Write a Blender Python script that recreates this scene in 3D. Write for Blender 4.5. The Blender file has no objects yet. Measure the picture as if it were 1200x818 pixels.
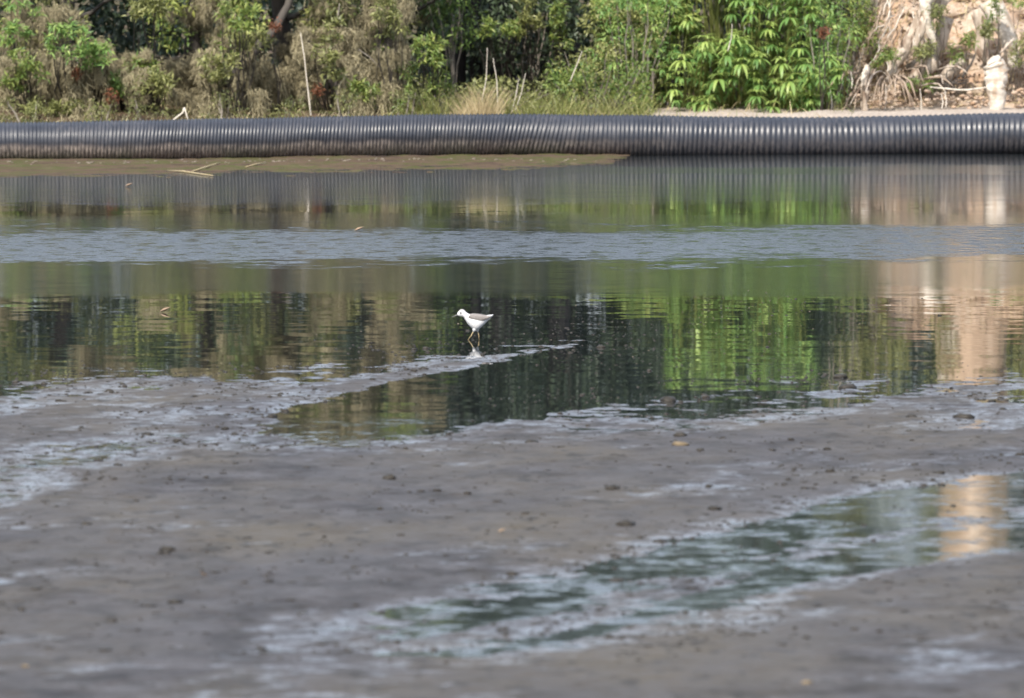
import bpy, math, random
import numpy as np
from mathutils import Vector, noise

rng = np.random.default_rng(7)
random.seed(7)
S = bpy.context.scene
COL = S.collection

# ------------------------------------------------------------------ camera
H = 2.87                    # eye height over the water
FPX = 12000.0               # focal length in pixels of the 1200 wide photograph
PITCH = math.atan(488.0 / FPX)
cam_d = bpy.data.cameras.new('camera')
cam = bpy.data.objects.new('camera', cam_d)
COL.objects.link(cam)
cam.location = (0, 0, H)
cam.rotation_euler = (math.pi / 2 - PITCH, 0, 0)
cam_d.sensor_width = 36.0
cam_d.lens = 360.0
cam_d.clip_start = 1.0
cam_d.clip_end = 12000.0
cam_d.dof.use_dof = True
cam_d.dof.focus_distance = 86.0
cam_d.dof.aperture_fstop = 8.0
S.camera = cam

# ------------------------------------------------------------------ light
SUN_EL = math.radians(43)
SUN_AZ_LEFT = math.radians(22)      # the sun stands behind the camera, a little to its left
w = bpy.data.worlds.new('World')
S.world = w
w.use_nodes = True
nt = w.node_tree
bg = nt.nodes['Background']
sky = nt.nodes.new('ShaderNodeTexSky')
sky.sky_type = 'NISHITA'
sky.sun_disc = False
sky.sun_elevation = SUN_EL
sky.sun_rotation = math.pi + SUN_AZ_LEFT
sky.air_density = 1.0
sky.dust_density = 3.0
sky.ozone_density = 1.0
tc = nt.nodes.new('ShaderNodeTexCoord')
cmap = nt.nodes.new('ShaderNodeMapping')
cmap.inputs['Scale'].default_value = (1.0, 1.0, 2.6)
cn = nt.nodes.new('ShaderNodeTexNoise')
cn.inputs['Scale'].default_value = 2.2
cn.inputs['Detail'].default_value = 7
cn.inputs['Roughness'].default_value = 0.6
cr = nt.nodes.new('ShaderNodeMapRange')
cr.interpolation_type = 'SMOOTHSTEP'
for a_, v_ in zip(('From Min', 'From Max', 'To Min', 'To Max'), (0.36, 0.62, 0.22, 0.88)):
    cr.inputs[a_].default_value = v_
cm = nt.nodes.new('ShaderNodeMix')
cm.data_type = 'RGBA'
cm.inputs[7].default_value = (7.2, 8.2, 9.9, 1)      # thin bright cloud veil
nt.links.new(tc.outputs['Generated'], cmap.inputs[0])
nt.links.new(cmap.outputs[0], cn.inputs['Vector'])
nt.links.new(cn.outputs[0], cr.inputs[0])
nt.links.new(cr.outputs[0], cm.inputs[0])
nt.links.new(sky.outputs[0], cm.inputs[6])
nt.links.new(cm.outputs[2], bg.inputs[0])
bg.inputs[1].default_value = 0.15
sl = bpy.data.lights.new('sun', 'SUN')
sl.energy = 4.9
sl.angle = math.radians(0.55)
sl.color = (1.0, 0.945, 0.86)
so = bpy.data.objects.new('sun', sl)
COL.objects.link(so)
sdir = Vector((-math.sin(SUN_AZ_LEFT) * math.cos(SUN_EL), -math.cos(SUN_AZ_LEFT) * math.cos(SUN_EL), math.sin(SUN_EL)))
so.rotation_euler = sdir.to_track_quat('Z', 'Y').to_euler()
so.location = (-20, -20, 60)
S.view_settings.view_transform = 'Standard'
S.view_settings.look = 'None'
S.view_settings.gamma = 1.0
S.view_settings.use_curve_mapping = False
S.view_settings.exposure = 0.38
S.cycles.max_bounces = 6
S.cycles.diffuse_bounces = 3
S.cycles.glossy_bounces = 3
S.cycles.transmission_bounces = 4
S.cycles.use_adaptive_sampling = True
S.cycles.use_denoising = True

# ------------------------------------------------------------------ helpers
cp, sp_ = math.cos(PITCH), math.sin(PITCH)


def at(px, py, d):
    """point of the place seen at pixel (px, py) of the photograph at distance d"""
    X = (px - 600.0) / FPX
    v = -(py - 409.0) / FPX
    dy = cp + v * sp_
    dz = -sp_ + v * cp
    t = d / dy
    return Vector((X * t, d, H + dz * t))


def ground(px, py, z=0.0):
    v = -(py - 409.0) / FPX
    dy = cp + v * sp_
    dz = -sp_ + v * cp
    t = (z - H) / dz
    return Vector(((px - 600.0) / FPX * t, dy * t, z))


def arr_to_pix(x, y, z=0.0):
    """numpy: world -> photograph pixels (used to read outlines traced as map data)"""
    f = y * cp - (z - H) * sp_
    u = y * sp_ + (z - H) * cp
    return 600 + FPX * x / f, 409 - FPX * u / f


def sstep(a, b, x):
    t = np.clip((x - a) / (b - a), 0, 1)
    return t * t * (3 - 2 * t)


def tag(o, label=None, cat=None, group=None, kind=None):
    if label: o['label'] = label
    if cat: o['category'] = cat
    if group: o['group'] = group
    if kind: o['kind'] = kind
    return o


def empty(name, loc, label=None, cat=None, group=None):
    o = bpy.data.objects.new(name, None)
    o.empty_display_size = 0.2
    o.location = loc
    COL.objects.link(o)
    tag(o, label, cat, group)
    return o


def mesh(name, V, F, smooth=False, tint=None):
    m = bpy.data.meshes.new(name)
    V = np.asarray(V, dtype=np.float64)
    m.from_pydata(V.tolist(), [], F.tolist() if isinstance(F, np.ndarray) else F)
    if smooth:
        m.polygons.foreach_set('use_smooth', np.ones(len(m.polygons), dtype=bool))
    if tint is not None:
        a = m.attributes.new('tint', 'FLOAT', 'POINT')
        a.data.foreach_set('value', np.asarray(tint, dtype=np.float32))
    m.update()
    return m


def link(name, m, mat=None, parent=None, loc=None):
    o = bpy.data.objects.new(name, m)
    if mat is not None and len(m.materials) == 0:
        m.materials.append(mat)
    COL.objects.link(o)
    if parent is not None:
        o.parent = parent
    if loc is not None:
        o.location = loc
    return o


class Acc:
    """collects vertices / faces of one mesh"""
    def __init__(s):
        s.V, s.F, s.T, s.n = [], [], [], 0

    def add(s, V, F, T=None):
        V = np.asarray(V, float)
        F = np.asarray(F, int)
        s.V.append(V)
        s.F.append(F + s.n)
        s.T.append(np.full(len(V), 0.5) if T is None else np.broadcast_to(T, (len(V),)).astype(float))
        s.n += len(V)

    def build(s, name, mat, parent=None, origin=None, smooth=False):
        V = np.concatenate(s.V)
        if origin is not None:
            V = V - np.array(origin)
        F = [f for a in s.F for f in a.tolist()]
        m = mesh(name, V, F, smooth, np.concatenate(s.T))
        return link(name, m, mat, parent)


def tube(P, R, seg=8, wob=0.0, seed=0, caps=True, flat=1.0):
    """tapered tube along points P with radii R"""
    P = [Vector(p) for p in P]
    n = len(P)
    V, F = [], []
    up = Vector((0.31, 0.9, 0.2)).normalized()
    for i in range(n):
        t = (P[min(i + 1, n - 1)] - P[max(i - 1, 0)]).normalized()
        a = t.cross(up)
        if a.length < 0.1:
            a = t.cross(Vector((1, 0, 0)))
        a.normalize()
        b = a.cross(t).normalized()
        for k in range(seg):
            ang = 2 * math.pi * k / seg
            r = R[i]
            if wob:
                q = P[i] * (1.5 / max(R[i], 0.02) * 0.25) + Vector((math.cos(ang), math.sin(ang), seed * 3.1))
                r *= 1 + wob * noise.noise(q) * 1.6
            V.append(P[i] + a * (math.cos(ang) * r) + b * (math.sin(ang) * r * flat))
    for i in range(n - 1):
        for k in range(seg):
            k2 = (k + 1) % seg
            F.append([i * seg + k, i * seg + k2, (i + 1) * seg + k2, (i + 1) * seg + k])
    if caps:
        F.append(list(range(seg))[::-1])
        F.append([(n - 1) * seg + k for k in range(seg)])
    return np.array([tuple(v) for v in V]), F


def tube_obj(name, P, R, mat, parent=None, seg=8, wob=0.0, seed=0, origin=None, flat=1.0, smooth=True):
    V, F = tube(P, R, seg, wob, seed, flat=flat)
    if origin is not None:
        V = V - np.array(origin)
    m = mesh(name, V, F, smooth, np.full(len(V), 0.5))
    return link(name, m, mat, parent)


def wiggle(a, b, n, amp, seed):
    a, b = Vector(a), Vector(b)
    L = (b - a).length
    out = []
    for i in range(n + 1):
        t = i / n
        p = a.lerp(b, t)
        q = Vector((t * 2.3 + seed * 7.7, seed * 1.3, 0.4))
        off = noise.noise_vector(q) * amp * L * math.sin(math.pi * min(t * 1.0, 1.0))
        out.append(p + off)
    return out


def unit(a):
    return a / np.maximum(np.linalg.norm(a, axis=1, keepdims=True), 1e-9)


def leaves(P, D, N, L, W, droop=0.15, fold=0.12):
    """vectorised leaves: P base points, D direction, N face normal, L length, W width"""
    n = len(P)
    D = unit(D)
    N = unit(N - D * (N * D).sum(1, keepdims=True))
    Sd = np.cross(D, N)
    L = np.broadcast_to(np.asarray(L, float), (n,))[:, None]
    W = np.broadcast_to(np.asarray(W, float), (n,))[:, None]
    z = np.zeros((n, 1))
    def pt(x, y, h):
        return P + Sd * x * W + D * y * L + N * h * L
    V = np.stack([pt(0, 0, 0), pt(0.5, 0.42, fold * 0.5), pt(0, 0.5, -0.02), pt(-0.5, 0.42, fold * 0.5), pt(0, 1.0, -droop)], 1)
    base = np.arange(n)[:, None] * 5
    F = np.concatenate([base + np.array([[0, 2, 4, 1]]), base + np.array([[0, 3, 4, 2]])], 1).reshape(-1, 4)
    return V.reshape(-1, 3), F


def ribbons(P, D, L, W, bend, k=4, curl=0.0):
    """thin blades / strands: start P, start direction D, length L, width W, bend = final direction added"""
    n = len(P)
    D = unit(D)
    L = np.broadcast_to(np.asarray(L, float), (n,))[:, None]
    W = np.broadcast_to(np.asarray(W, float), (n,))[:, None]
    side = unit(rng.normal(size=(n, 3)) * np.array([1, 1, 0.15]))
    side = unit(side - D * (side * D).sum(1, keepdims=True))
    pts = []
    p = P.copy()
    ph = rng.uniform(0, 6.28, (n, 2))
    for i in range(k + 1):
        t = i / k
        wd = W * (1 - 0.75 * t)
        off = 0
        if curl:
            off = np.stack([np.sin(ph[:, 0] + t * 9), np.cos(ph[:, 1] + t * 8), 0 * ph[:, 0]], 1) * curl * (t ** 0.5)
        pts.append(p + off + side * wd * 0.5)
        pts.append(p + off - side * wd * 0.5)
        d = unit(D + bend * t * t * 1.3)
        p = p + d * L / k
    V = np.stack(pts, 1).reshape(-1, 3)
    m = 2 * (k + 1)
    base = np.arange(n)[:, None] * m
    F = np.concatenate([base + np.array([[2 * i, 2 * i + 1, 2 * i + 3, 2 * i + 2]]) for i in range(k)], 1).reshape(-1, 4)
    return V, F, m


# ------------------------------------------------------------------ materials
class NT:
    def __init__(s, name):
        s.m = bpy.data.materials.new(name)
        s.m.use_nodes = True
        s.t = s.m.node_tree
        s.b = s.t.nodes['Principled BSDF']
        s.out = s.t.nodes['Material Output']

    def n(s, kind, **kw):
        o = s.t.nodes.new(kind)
        for k, v in kw.items():
            setattr(o, k, v)
        return o

    def set(s, o, **kw):
        for k, v in kw.items():
            o.inputs[k].default_value = v
        return o

    def l(s, a, b):
        s.t.links.new(a, b)

    def noise(s, scale, detail=4, rough=0.55, vec=None, dist=0.0):
        o = s.n('ShaderNodeTexNoise')
        o.inputs['Scale'].default_value = scale
        o.inputs['Detail'].default_value = detail
        o.inputs['Roughness'].default_value = rough
        o.inputs['Distortion'].default_value = dist
        if vec is not None: s.l(vec, o.inputs['Vector'])
        return o

    def pos(s, scale=(1, 1, 1), rot=(0, 0, 0)):
        g = s.n('ShaderNodeNewGeometry')
        mp = s.n('ShaderNodeMapping')
        mp.inputs['Scale'].default_value = scale
        mp.inputs['Rotation'].default_value = rot
        s.l(g.outputs['Position'], mp.inputs['Vector'])
        return mp.outputs[0]

    def ramp(s, fac, stops):
        r = s.n('ShaderNodeValToRGB')
        e = r.color_ramp.elements
        while len(e) < len(stops): e.new(0.5)
        for i, (p, c) in enumerate(stops):
            e[i].position = p
            e[i].color = (*c, 1) if len(c) == 3 else c
        s.l(fac, r.inputs[0])
        return r.outputs[0]

    def mr(s, fac, a, b, c, d, smooth=False):
        r = s.n('ShaderNodeMapRange')
        if smooth: r.interpolation_type = 'SMOOTHSTEP'
        for i, v in zip(('From Min', 'From Max', 'To Min', 'To Max'), (a, b, c, d)):
            r.inputs[i].default_value = v
        s.l(fac, r.inputs[0])
        return r.outputs[0]

    def math(s, op, a, b=None):
        o = s.n('ShaderNodeMath', operation=op)
        for i, v in enumerate((a, b)):
            if v is None: continue
            if isinstance(v, (int, float)): o.inputs[i].default_value = v
            else: s.l(v, o.inputs[i])
        return o.outputs[0]

    def vmath(s, op, a, b=None, scale=None):
        o = s.n('ShaderNodeVectorMath', operation=op)
        for i, v in enumerate((a, b)):
            if v is None: continue
            if isinstance(v, (tuple, list)): o.inputs[i].default_value = v
            else: s.l(v, o.inputs[i])
        if scale is not None:
            if isinstance(scale, (int, float)): o.inputs['Scale'].default_value = scale
            else: s.l(scale, o.inputs['Scale'])
        return o.outputs[0]

    def mix(s, fac, a, b):
        o = s.n('ShaderNodeMix', data_type='RGBA')
        if isinstance(fac, (int, float)): o.inputs[0].default_value = fac
        else: s.l(fac, o.inputs[0])
        for i, v in ((6, a), (7, b)):
            if isinstance(v, (tuple, list)): o.inputs[i].default_value = (*v, 1)
            else: s.l(v, o.inputs[i])
        return o.outputs[2]

    def bump(s, h, strength, dist=0.01):
        o = s.n('ShaderNodeBump')
        o.inputs['Strength'].default_value = strength
        o.inputs['Distance'].default_value = dist
        s.l(h, o.inputs['Height'])
        s.l(o.outputs[0], s.b.inputs['Normal'])


def mat_leaf(name, dark, mid, light, rough=0.45, trans=0.3, scale=1.2, coat=0.5):
    k = NT(name)
    a = k.n('ShaderNodeAttribute', attribute_name='tint')
    nz = k.noise(scale, 3, vec=k.pos())
    f = k.math('ADD', k.math('MULTIPLY', a.outputs['Fac'], 0.75), k.math('MULTIPLY', nz.outputs[0], 0.3))
    c = k.ramp(f, [(0.1, dark), (0.5, mid), (0.95, light)])
    k.l(c, k.b.inputs['Base Color'])
    k.b.inputs['Roughness'].default_value = rough
    k.b.inputs['Specular IOR Level'].default_value = coat
    tr = k.n('ShaderNodeBsdfTranslucent')
    k.l(k.mix(0.35, c, light), tr.inputs[0])
    mx = k.n('ShaderNodeMixShader')
    mx.inputs[0].default_value = trans
    k.l(k.b.outputs[0], mx.inputs[1])
    k.l(tr.outputs[0], mx.inputs[2])
    k.l(mx.outputs[0], k.out.inputs[0])
    return k.m


def mat_bark(name, a, b, scale=6.0, rough=0.85, stretch=(1, 1, 0.25), bump=0.6, spot=None):
    k = NT(name)
    p = k.pos(stretch)
    n1 = k.noise(scale, 5, 0.6, p)
    c = k.ramp(n1.outputs[0], [(0.3, a), (0.7, b)])
    if spot:
        n2 = k.noise(scale * 0.6, 3, 0.6, k.pos((1, 1, 0.6)))
        c = k.mix(k.mr(n2.outputs[0], 0.52, 0.62, 0, 1), c, spot)
    k.l(c, k.b.inputs['Base Color'])
    k.b.inputs['Roughness'].default_value = rough
    k.bump(n1.outputs[0], bump, 0.02)
    return k.m


M_SHRUB = mat_leaf('bright_leaf', (0.05, 0.12, 0.035), (0.155, 0.29, 0.075), (0.42, 0.50, 0.14), trans=0.33)
M_GREEN = mat_leaf('green_leaf', (0.03, 0.075, 0.025), (0.13, 0.205, 0.045), (0.38, 0.40, 0.11), trans=0.3)
M_OLIVE = mat_leaf('olive_leaf', (0.045, 0.06, 0.02), (0.16, 0.175, 0.055), (0.37, 0.37, 0.14), trans=0.25)
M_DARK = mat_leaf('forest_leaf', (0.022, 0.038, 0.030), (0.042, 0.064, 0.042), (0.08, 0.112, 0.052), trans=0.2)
M_MOSS = mat_leaf('spanish_moss', (0.10, 0.09, 0.055), (0.27, 0.235, 0.15), (0.50, 0.44, 0.28), rough=0.9, trans=0.2, scale=2.5, coat=0.1)
M_DRY = mat_leaf('dry_grass', (0.28, 0.21, 0.12), (0.45, 0.36, 0.21), (0.62, 0.52, 0.32), rough=0.7, trans=0.25, coat=0.2)
M_RUST = mat_leaf('rusty_leaf', (0.08, 0.03, 0.015), (0.20, 0.07, 0.03), (0.34, 0.15, 0.06), rough=0.6, trans=0.3)
M_LITTER = mat_leaf('litter_leaf', (0.10, 0.065, 0.04), (0.20, 0.135, 0.085), (0.34, 0.24, 0.15), rough=0.7, trans=0.1)
M_GRASS = mat_leaf('grass_blade', (0.08, 0.10, 0.03), (0.19, 0.21, 0.06), (0.42, 0.40, 0.16), trans=0.3)
M_BARK = mat_bark('dark_bark', (0.035, 0.03, 0.026), (0.085, 0.072, 0.06))
M_SHADEBARK = mat_bark('shade_coloured_bark', (0.015, 0.014, 0.015), (0.04, 0.036, 0.035))  # dark bark copy: shade of the wooded gap put into the colour
M_GREYBARK = mat_bark('grey_bark', (0.12, 0.10, 0.08), (0.26, 0.23, 0.19))
M_PALE = mat_bark('pale_root_wood', (0.26, 0.20, 0.15), (0.60, 0.52, 0.43), 10, 0.9, (1, 1, 0.4), 0.9, (0.20, 0.14, 0.10))
M_WHITE = mat_bark('bleached_wood', (0.40, 0.34, 0.27), (0.70, 0.64, 0.56), 11, 0.85, (1, 1, 1.6), 1.0, (0.40, 0.31, 0.23))
M_TRUNK = mat_bark('peeling_pale_bark', (0.20, 0.13, 0.08), (0.56, 0.42, 0.30), 3.0, 0.9, (1, 1, 0.5), 1.0, (0.66, 0.58, 0.48))
M_TWIG = mat_bark('dry_twig', (0.45, 0.40, 0.33), (0.70, 0.64, 0.55), 12, 0.8)
M_ROOTLET = mat_bark('rootlets', (0.20, 0.14, 0.10), (0.42, 0.33, 0.25), 12, 0.85)


def mat_mud():
    k = NT('wet_mud')
    g = k.n('ShaderNodeNewGeometry')
    sep = k.n('ShaderNodeSeparateXYZ')
    k.l(g.outputs['Position'], sep.inputs[0])
    a = k.n('ShaderNodeAttribute', attribute_name='tint')     # 0 mud .. 1 sandy soil
    big = k.noise(0.55, 4, 0.6, k.pos((1, 0.35, 1)))
    med = k.noise(3.2, 5, 0.65, k.pos((1, 0.45, 1)))
    fin = k.noise(28, 4, 0.65, k.pos((1, 1, 1)))
    c = k.ramp(med.outputs[0], [(0.36, (0.022, 0.018, 0.016)), (0.5, (0.048, 0.042, 0.041)), (0.64, (0.074, 0.068, 0.069))])
    c = k.mix(k.mr(big.outputs[0], 0.42, 0.62, 0, 0.7), c, (0.085, 0.069, 0.047))
    spk = k.noise(7.5, 5, 0.7, k.pos((1, 0.35, 1)))
    c = k.mix(k.mr(spk.outputs[0], 0.54, 0.62, 0, 0.75), c, (0.022, 0.018, 0.013))
    c = k.mix(k.mr(fin.outputs[0], 0.60, 0.72, 0, 0.6), c, (0.05, 0.045, 0.032))
    # shore soil: brown with algae
    sh = k.noise(1.6, 6, 0.7, k.pos((0.6, 0.9, 1)))
    soil = k.ramp(sh.outputs[0], [(0.36, (0.045, 0.033, 0.025)), (0.48, (0.105, 0.072, 0.050)), (0.56, (0.060, 0.066, 0.022)), (0.68, (0.14, 0.11, 0.07))])
    c = k.mix(k.mr(a.outputs['Fac'], 0.15, 0.35, 0, 1), c, soil)
    sand = k.ramp(fin.outputs[0], [(0.3, (0.24, 0.19, 0.155)), (0.7, (0.46, 0.40, 0.34))])
    c = k.mix(k.mr(a.outputs['Fac'], 0.6, 0.9, 0, 1), c, sand)
    k.l(c, k.b.inputs['Base Color'])
    rot = k.pos((1, 1, 1), (0, 0, 0.21))
    rmap = k.n('ShaderNodeMapping')
    rmap.inputs['Scale'].default_value = (1, 0.2, 1)
    k.l(rot, rmap.inputs['Vector'])
    film = k.noise(1.7, 6, 0.68, rmap.outputs[0])
    c = k.mix(k.mr(k.noise(1.1, 5, 0.7, rmap.outputs[0]).outputs[0], 0.42, 0.60, 0.0, 0.5), c, k.mix(k.mr(a.outputs['Fac'], 0.1, 0.2, 0, 1), (0.064, 0.059, 0.059), c))
    k.l(c, k.b.inputs['Base Color'])
    zz = k.math('ADD', sep.outputs[2], k.math('MULTIPLY', k.math('SUBTRACT', film.outputs[0], 0.5), 0.055))
    brk = k.noise(9.0, 5, 0.75, k.pos((1, 0.45, 1)))
    moist = k.math('MULTIPLY', k.math('MULTIPLY', k.mr(zz, -0.001, 0.013, 1.0, 0.0, True), k.mr(a.outputs['Fac'], 0.1, 0.3, 1.0, 0.0)), k.mr(brk.outputs[0], 0.40, 0.58, 0.12, 1.0))
    wet = k.mr(moist, 0.0, 1.0, 0.56, 0.24)
    dry = k.mr(a.outputs['Fac'], 0.25, 0.5, 0.0, 0.30)
    k.l(k.math('ADD', wet, dry), k.b.inputs['Roughness'])
    k.l(k.math('MULTIPLY', k.mr(a.outputs['Fac'], 0.2, 0.4, 1.0, 0.5), k.mr(moist, 0.0, 1.0, 0.05, 0.62)), k.b.inputs['Specular IOR Level'])
    # fine relief
    n1 = k.noise(11, 4, 0.6, k.pos((1, 0.7, 1)))
    n2 = k.noise(55, 3, 0.6, k.pos((1, 0.8, 1)))
    off = k.vmath('SCALE', k.vmath('SUBTRACT', n1.outputs[1], (0.5, 0.5, 0.5)), scale=k.mr(moist, 0.0, 1.0, 0.34, 0.13))
    off2 = k.vmath('SCALE', k.vmath('SUBTRACT', n2.outputs[1], (0.5, 0.5, 0.5)), scale=k.mr(moist, 0.0, 1.0, 0.34, 0.13))
    N = k.vmath('NORMALIZE', k.vmath('ADD', k.vmath('ADD', g.outputs['Normal'], off), off2))
    k.l(N, k.b.inputs['Normal'])
    return k.m


def mat_water():
    k = NT('pond_water')
    k.b.inputs['Base Color'].default_value = (0.016, 0.019, 0.020, 1)
    k.b.inputs['IOR'].default_value = 1.333
    g = k.n('ShaderNodeNewGeometry')
    sep = k.n('ShaderNodeSeparateXYZ')
    k.l(g.outputs['Position'], sep.inputs[0])
    edge = k.noise(0.55, 7, 0.72, k.pos((0.5, 0.45, 1)))
    y = k.math('ADD', sep.outputs[1], k.math('MULTIPLY', k.math('SUBTRACT', edge.outputs[0], 0.5), 15.0))
    y = k.math('ADD', y, k.math('MULTIPLY', sep.outputs[0], -0.12))
    # the wind-ruffled lane across the pond
    prof = k.math('MULTIPLY', k.mr(y, 86.2, 92.0, 0, 1), k.mr(y, 97.0, 103.5, 1, 0))
    soft = k.math('MULTIPLY', k.mr(y, 79.5, 83.5, 0, 1, True), k.mr(y, 100.5, 108.0, 1, 0, True))
    lane = k.math('MULTIPLY', k.math('MULTIPLY', k.mr(y, 120.5, 122.0, 0, 1, True), k.mr(y, 124.5, 126.0, 1, 0, True)), k.mr(sep.outputs[0], -1.0, 1.5, 0.2, 1.0))
    farsoft = k.mr(sep.outputs[1], 104.0, 114.0, 0, 0.075, True)
    nearsoft = k.mr(sep.outputs[1], 60.0, 52.0, 0, 0.03, True)
    farsoft = k.math('ADD', farsoft, nearsoft)
    # gusts on the near puddles
    gust = k.noise(2.6, 6, 0.72, k.pos((0.7, 0.42, 1), (0, 0, -0.12)))
    fine = k.noise(7.0, 5, 0.75, k.pos((0.65, 0.38, 1)))
    near = k.math('MULTIPLY', k.math('MULTIPLY', k.mr(gust.outputs[0], 0.42, 0.60, 0.05, 1.0, True), k.mr(fine.outputs[0], 0.46, 0.60, 0.0, 1.3)), k.mr(sep.outputs[1], 61.5, 58.5, 0, 1, True))
    streak = k.noise(3.2, 5, 0.75, k.pos((0.7, 0.50, 1)))
    fine = k.noise(7.0, 5, 0.75, k.pos((0.65, 0.38, 1)))
    sb = k.math('ADD', k.math('MULTIPLY', prof, 0.5), streak.outputs[0])
    band = k.math('MULTIPLY', k.math('MULTIPLY', k.mr(sb, 0.72, 0.98, 0, 1.0, True), k.mr(prof, 0, 0.15, 0, 1)), k.mr(fine.outputs[0], 0.38, 0.60, 0.05, 1.5))
    tot = k.math('MAXIMUM', band, near)
    rough = k.math('ADD', k.math('ADD', 0.018, k.math('MULTIPLY', k.math('MAXIMUM', soft, lane), 0.06)), k.math('MULTIPLY', tot, 0.24))
    k.l(k.math('ADD', rough, farsoft), k.b.inputs['Roughness'])
    n1 = k.noise(2.6, 3, 0.6, k.pos((0.8, 0.8, 1)))
    n2 = k.noise(9.0, 3, 0.6, k.pos((0.6, 1.0, 1)))
    n3 = k.noise(24.0, 2, 0.6, k.pos((0.7, 1.0, 1)))
    amp = k.math('ADD', k.math('ADD', 0.0045, k.math('MULTIPLY', soft, 0.010)), k.math('MULTIPLY', tot, 0.24))
    s1 = k.vmath('SCALE', k.vmath('SUBTRACT', n1.outputs[1], (0.5, 0.5, 0.5)), scale=k.math('ADD', 0.012, k.math('MULTIPLY', tot, 0.03)))
    s2 = k.vmath('SCALE', k.vmath('SUBTRACT', n2.outputs[1], (0.5, 0.5, 0.5)), scale=amp)
    s3 = k.vmath('SCALE', k.vmath('SUBTRACT', n3.outputs[1], (0.5, 0.5, 0.5)), scale=k.math('MULTIPLY', tot, 0.16))
    N = k.vmath('NORMALIZE', k.vmath('ADD', k.vmath('ADD', k.vmath('ADD', (0, 0, 1), s1), s2), s3))
    k.l(N, k.b.inputs['Normal'])
    return k.m


M_MUD = mat_mud()
M_WATER = mat_water()

# ------------------------------------------------------------------ ground (pond bed, mud flats, shore) as one sheet
def line(xs, ys):
    return lambda x: np.interp(x, xs, ys)


def fbm(x, y, s, o=4, seed=0.0):
    out = np.empty(x.size)
    xf, yf = x.ravel() * s, y.ravel() * s
    nf = noise.fractal
    for i in range(x.size):
        out[i] = nf((xf[i], yf[i], seed), 1.0, 2.0, o)
    return out.reshape(x.shape)


def vnoise(x, y, s, seed):
    """fast vectorised value noise"""
    r = np.random.default_rng(seed)
    G = r.uniform(-1, 1, (256, 256))
    X, Y = x * s, y * s
    xi, yi = np.floor(X).astype(int), np.floor(Y).astype(int)
    fx, fy = X - xi, Y - yi
    fx, fy = fx * fx * (3 - 2 * fx), fy * fy * (3 - 2 * fy)
    g = lambda a, b: G[a % 256, b % 256]
    return (g(xi, yi) * (1 - fx) + g(xi + 1, yi) * fx) * (1 - fy) + (g(xi, yi + 1) * (1 - fx) + g(xi + 1, yi + 1) * fx) * fy


def vf(x, y, s, seed, o=4, gain=0.5):
    out, a = 0, 1.0
    for i in range(o):
        out = out + a * vnoise(x + 13.7 * i, y - 7.1 * i, s * 2 ** i, seed + i)
        a *= gain
    return out


def nonuni(parts):
    a = [np.arange(s, e, st) for s, e, st in parts]
    return np.concatenate(a)


ys_ = nonuni([(-40, 20, 6), (20, 34, 1.0), (34, 37, 0.15), (37, 72, 0.034), (72, 80, 0.08), (80, 112, 0.6), (112, 137, 0.12), (137, 152, 0.35), (152, 200, 4), (200, 600, 50), (600, 6001, 600)])
xs_ = nonuni([(-3000, -300, 300), (-300, -60, 40), (-60, -14, 4), (-14, -4.2, 0.2), (-4.2, 4.2, 0.034), (4.2, 14, 0.2), (14, 60, 4), (60, 300, 40), (300, 3001, 300)])
GX, GY = np.meshgrid(xs_, ys_)
PX, PY = arr_to_pix(GX, np.maximum(GY, 5.0))
PXc = np.clip(PX, -600, 1800)
n_lo = vf(GX, GY, 0.55, 11, 3)
n_md = vf(GX, GY * 0.8, 2.2, 21, 3)
n_hi = vf(GX, GY * 0.9, 8.0, 31, 3)

# signed "metres of height" from the traced waterlines
e_main = line([-600, 0, 200, 330, 420, 520, 600, 690, 700, 850, 1000, 1200, 1800], [452, 448, 441, 436, 430, 416, 409, 400, 474, 458, 446, 449, 455])
# lagoon behind the bar the bird walks on
bar_lo = line([300, 370, 450, 560, 640, 720], [500, 478, 452, 428, 412, 396])
low_hi = line([-600, 300, 400, 500, 600, 700, 850], [520, 505, 500, 497, 487, 475, 460])
lag = np.minimum((PY - bar_lo(PXc)) / 14.0, (low_hi(PXc) - PY) / 14.0)
lag = np.minimum(lag, (PXc - 365) / 60.0)
lag = np.where(PXc > 900, -1, lag)
low_line = line([-600, 0, 250, 310, 350, 420, 500, 600, 700, 850, 1000, 1200, 1800], [452, 448, 440, 446, 486, 500, 497, 487, 474, 458, 446, 449, 455])
mud_low = (PY - low_line(PXc)) / 40.0
mud_bar = np.where((PXc > 200) & (PXc < 695), np.minimum((PY - e_main(PXc)) / 30.0, (bar_lo(PXc) - PY) / 14.0 + .1), -5)
mud = np.maximum(mud_low, mud_bar)                   # > 0 on the mud side of the waterline
# shallow wet channel at the left
c1 = line([-600, 0, 150, 330, 420, 600], [720, 572, 530, 503, 492, 482])
ch1 = 1 - np.abs(PY - c1(PXc)) / line([-600, 0, 200, 420, 600], [70, 48, 40, 22, 12])(PXc)
ch1 = np.where(PXc > 640, -1, ch1)
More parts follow.
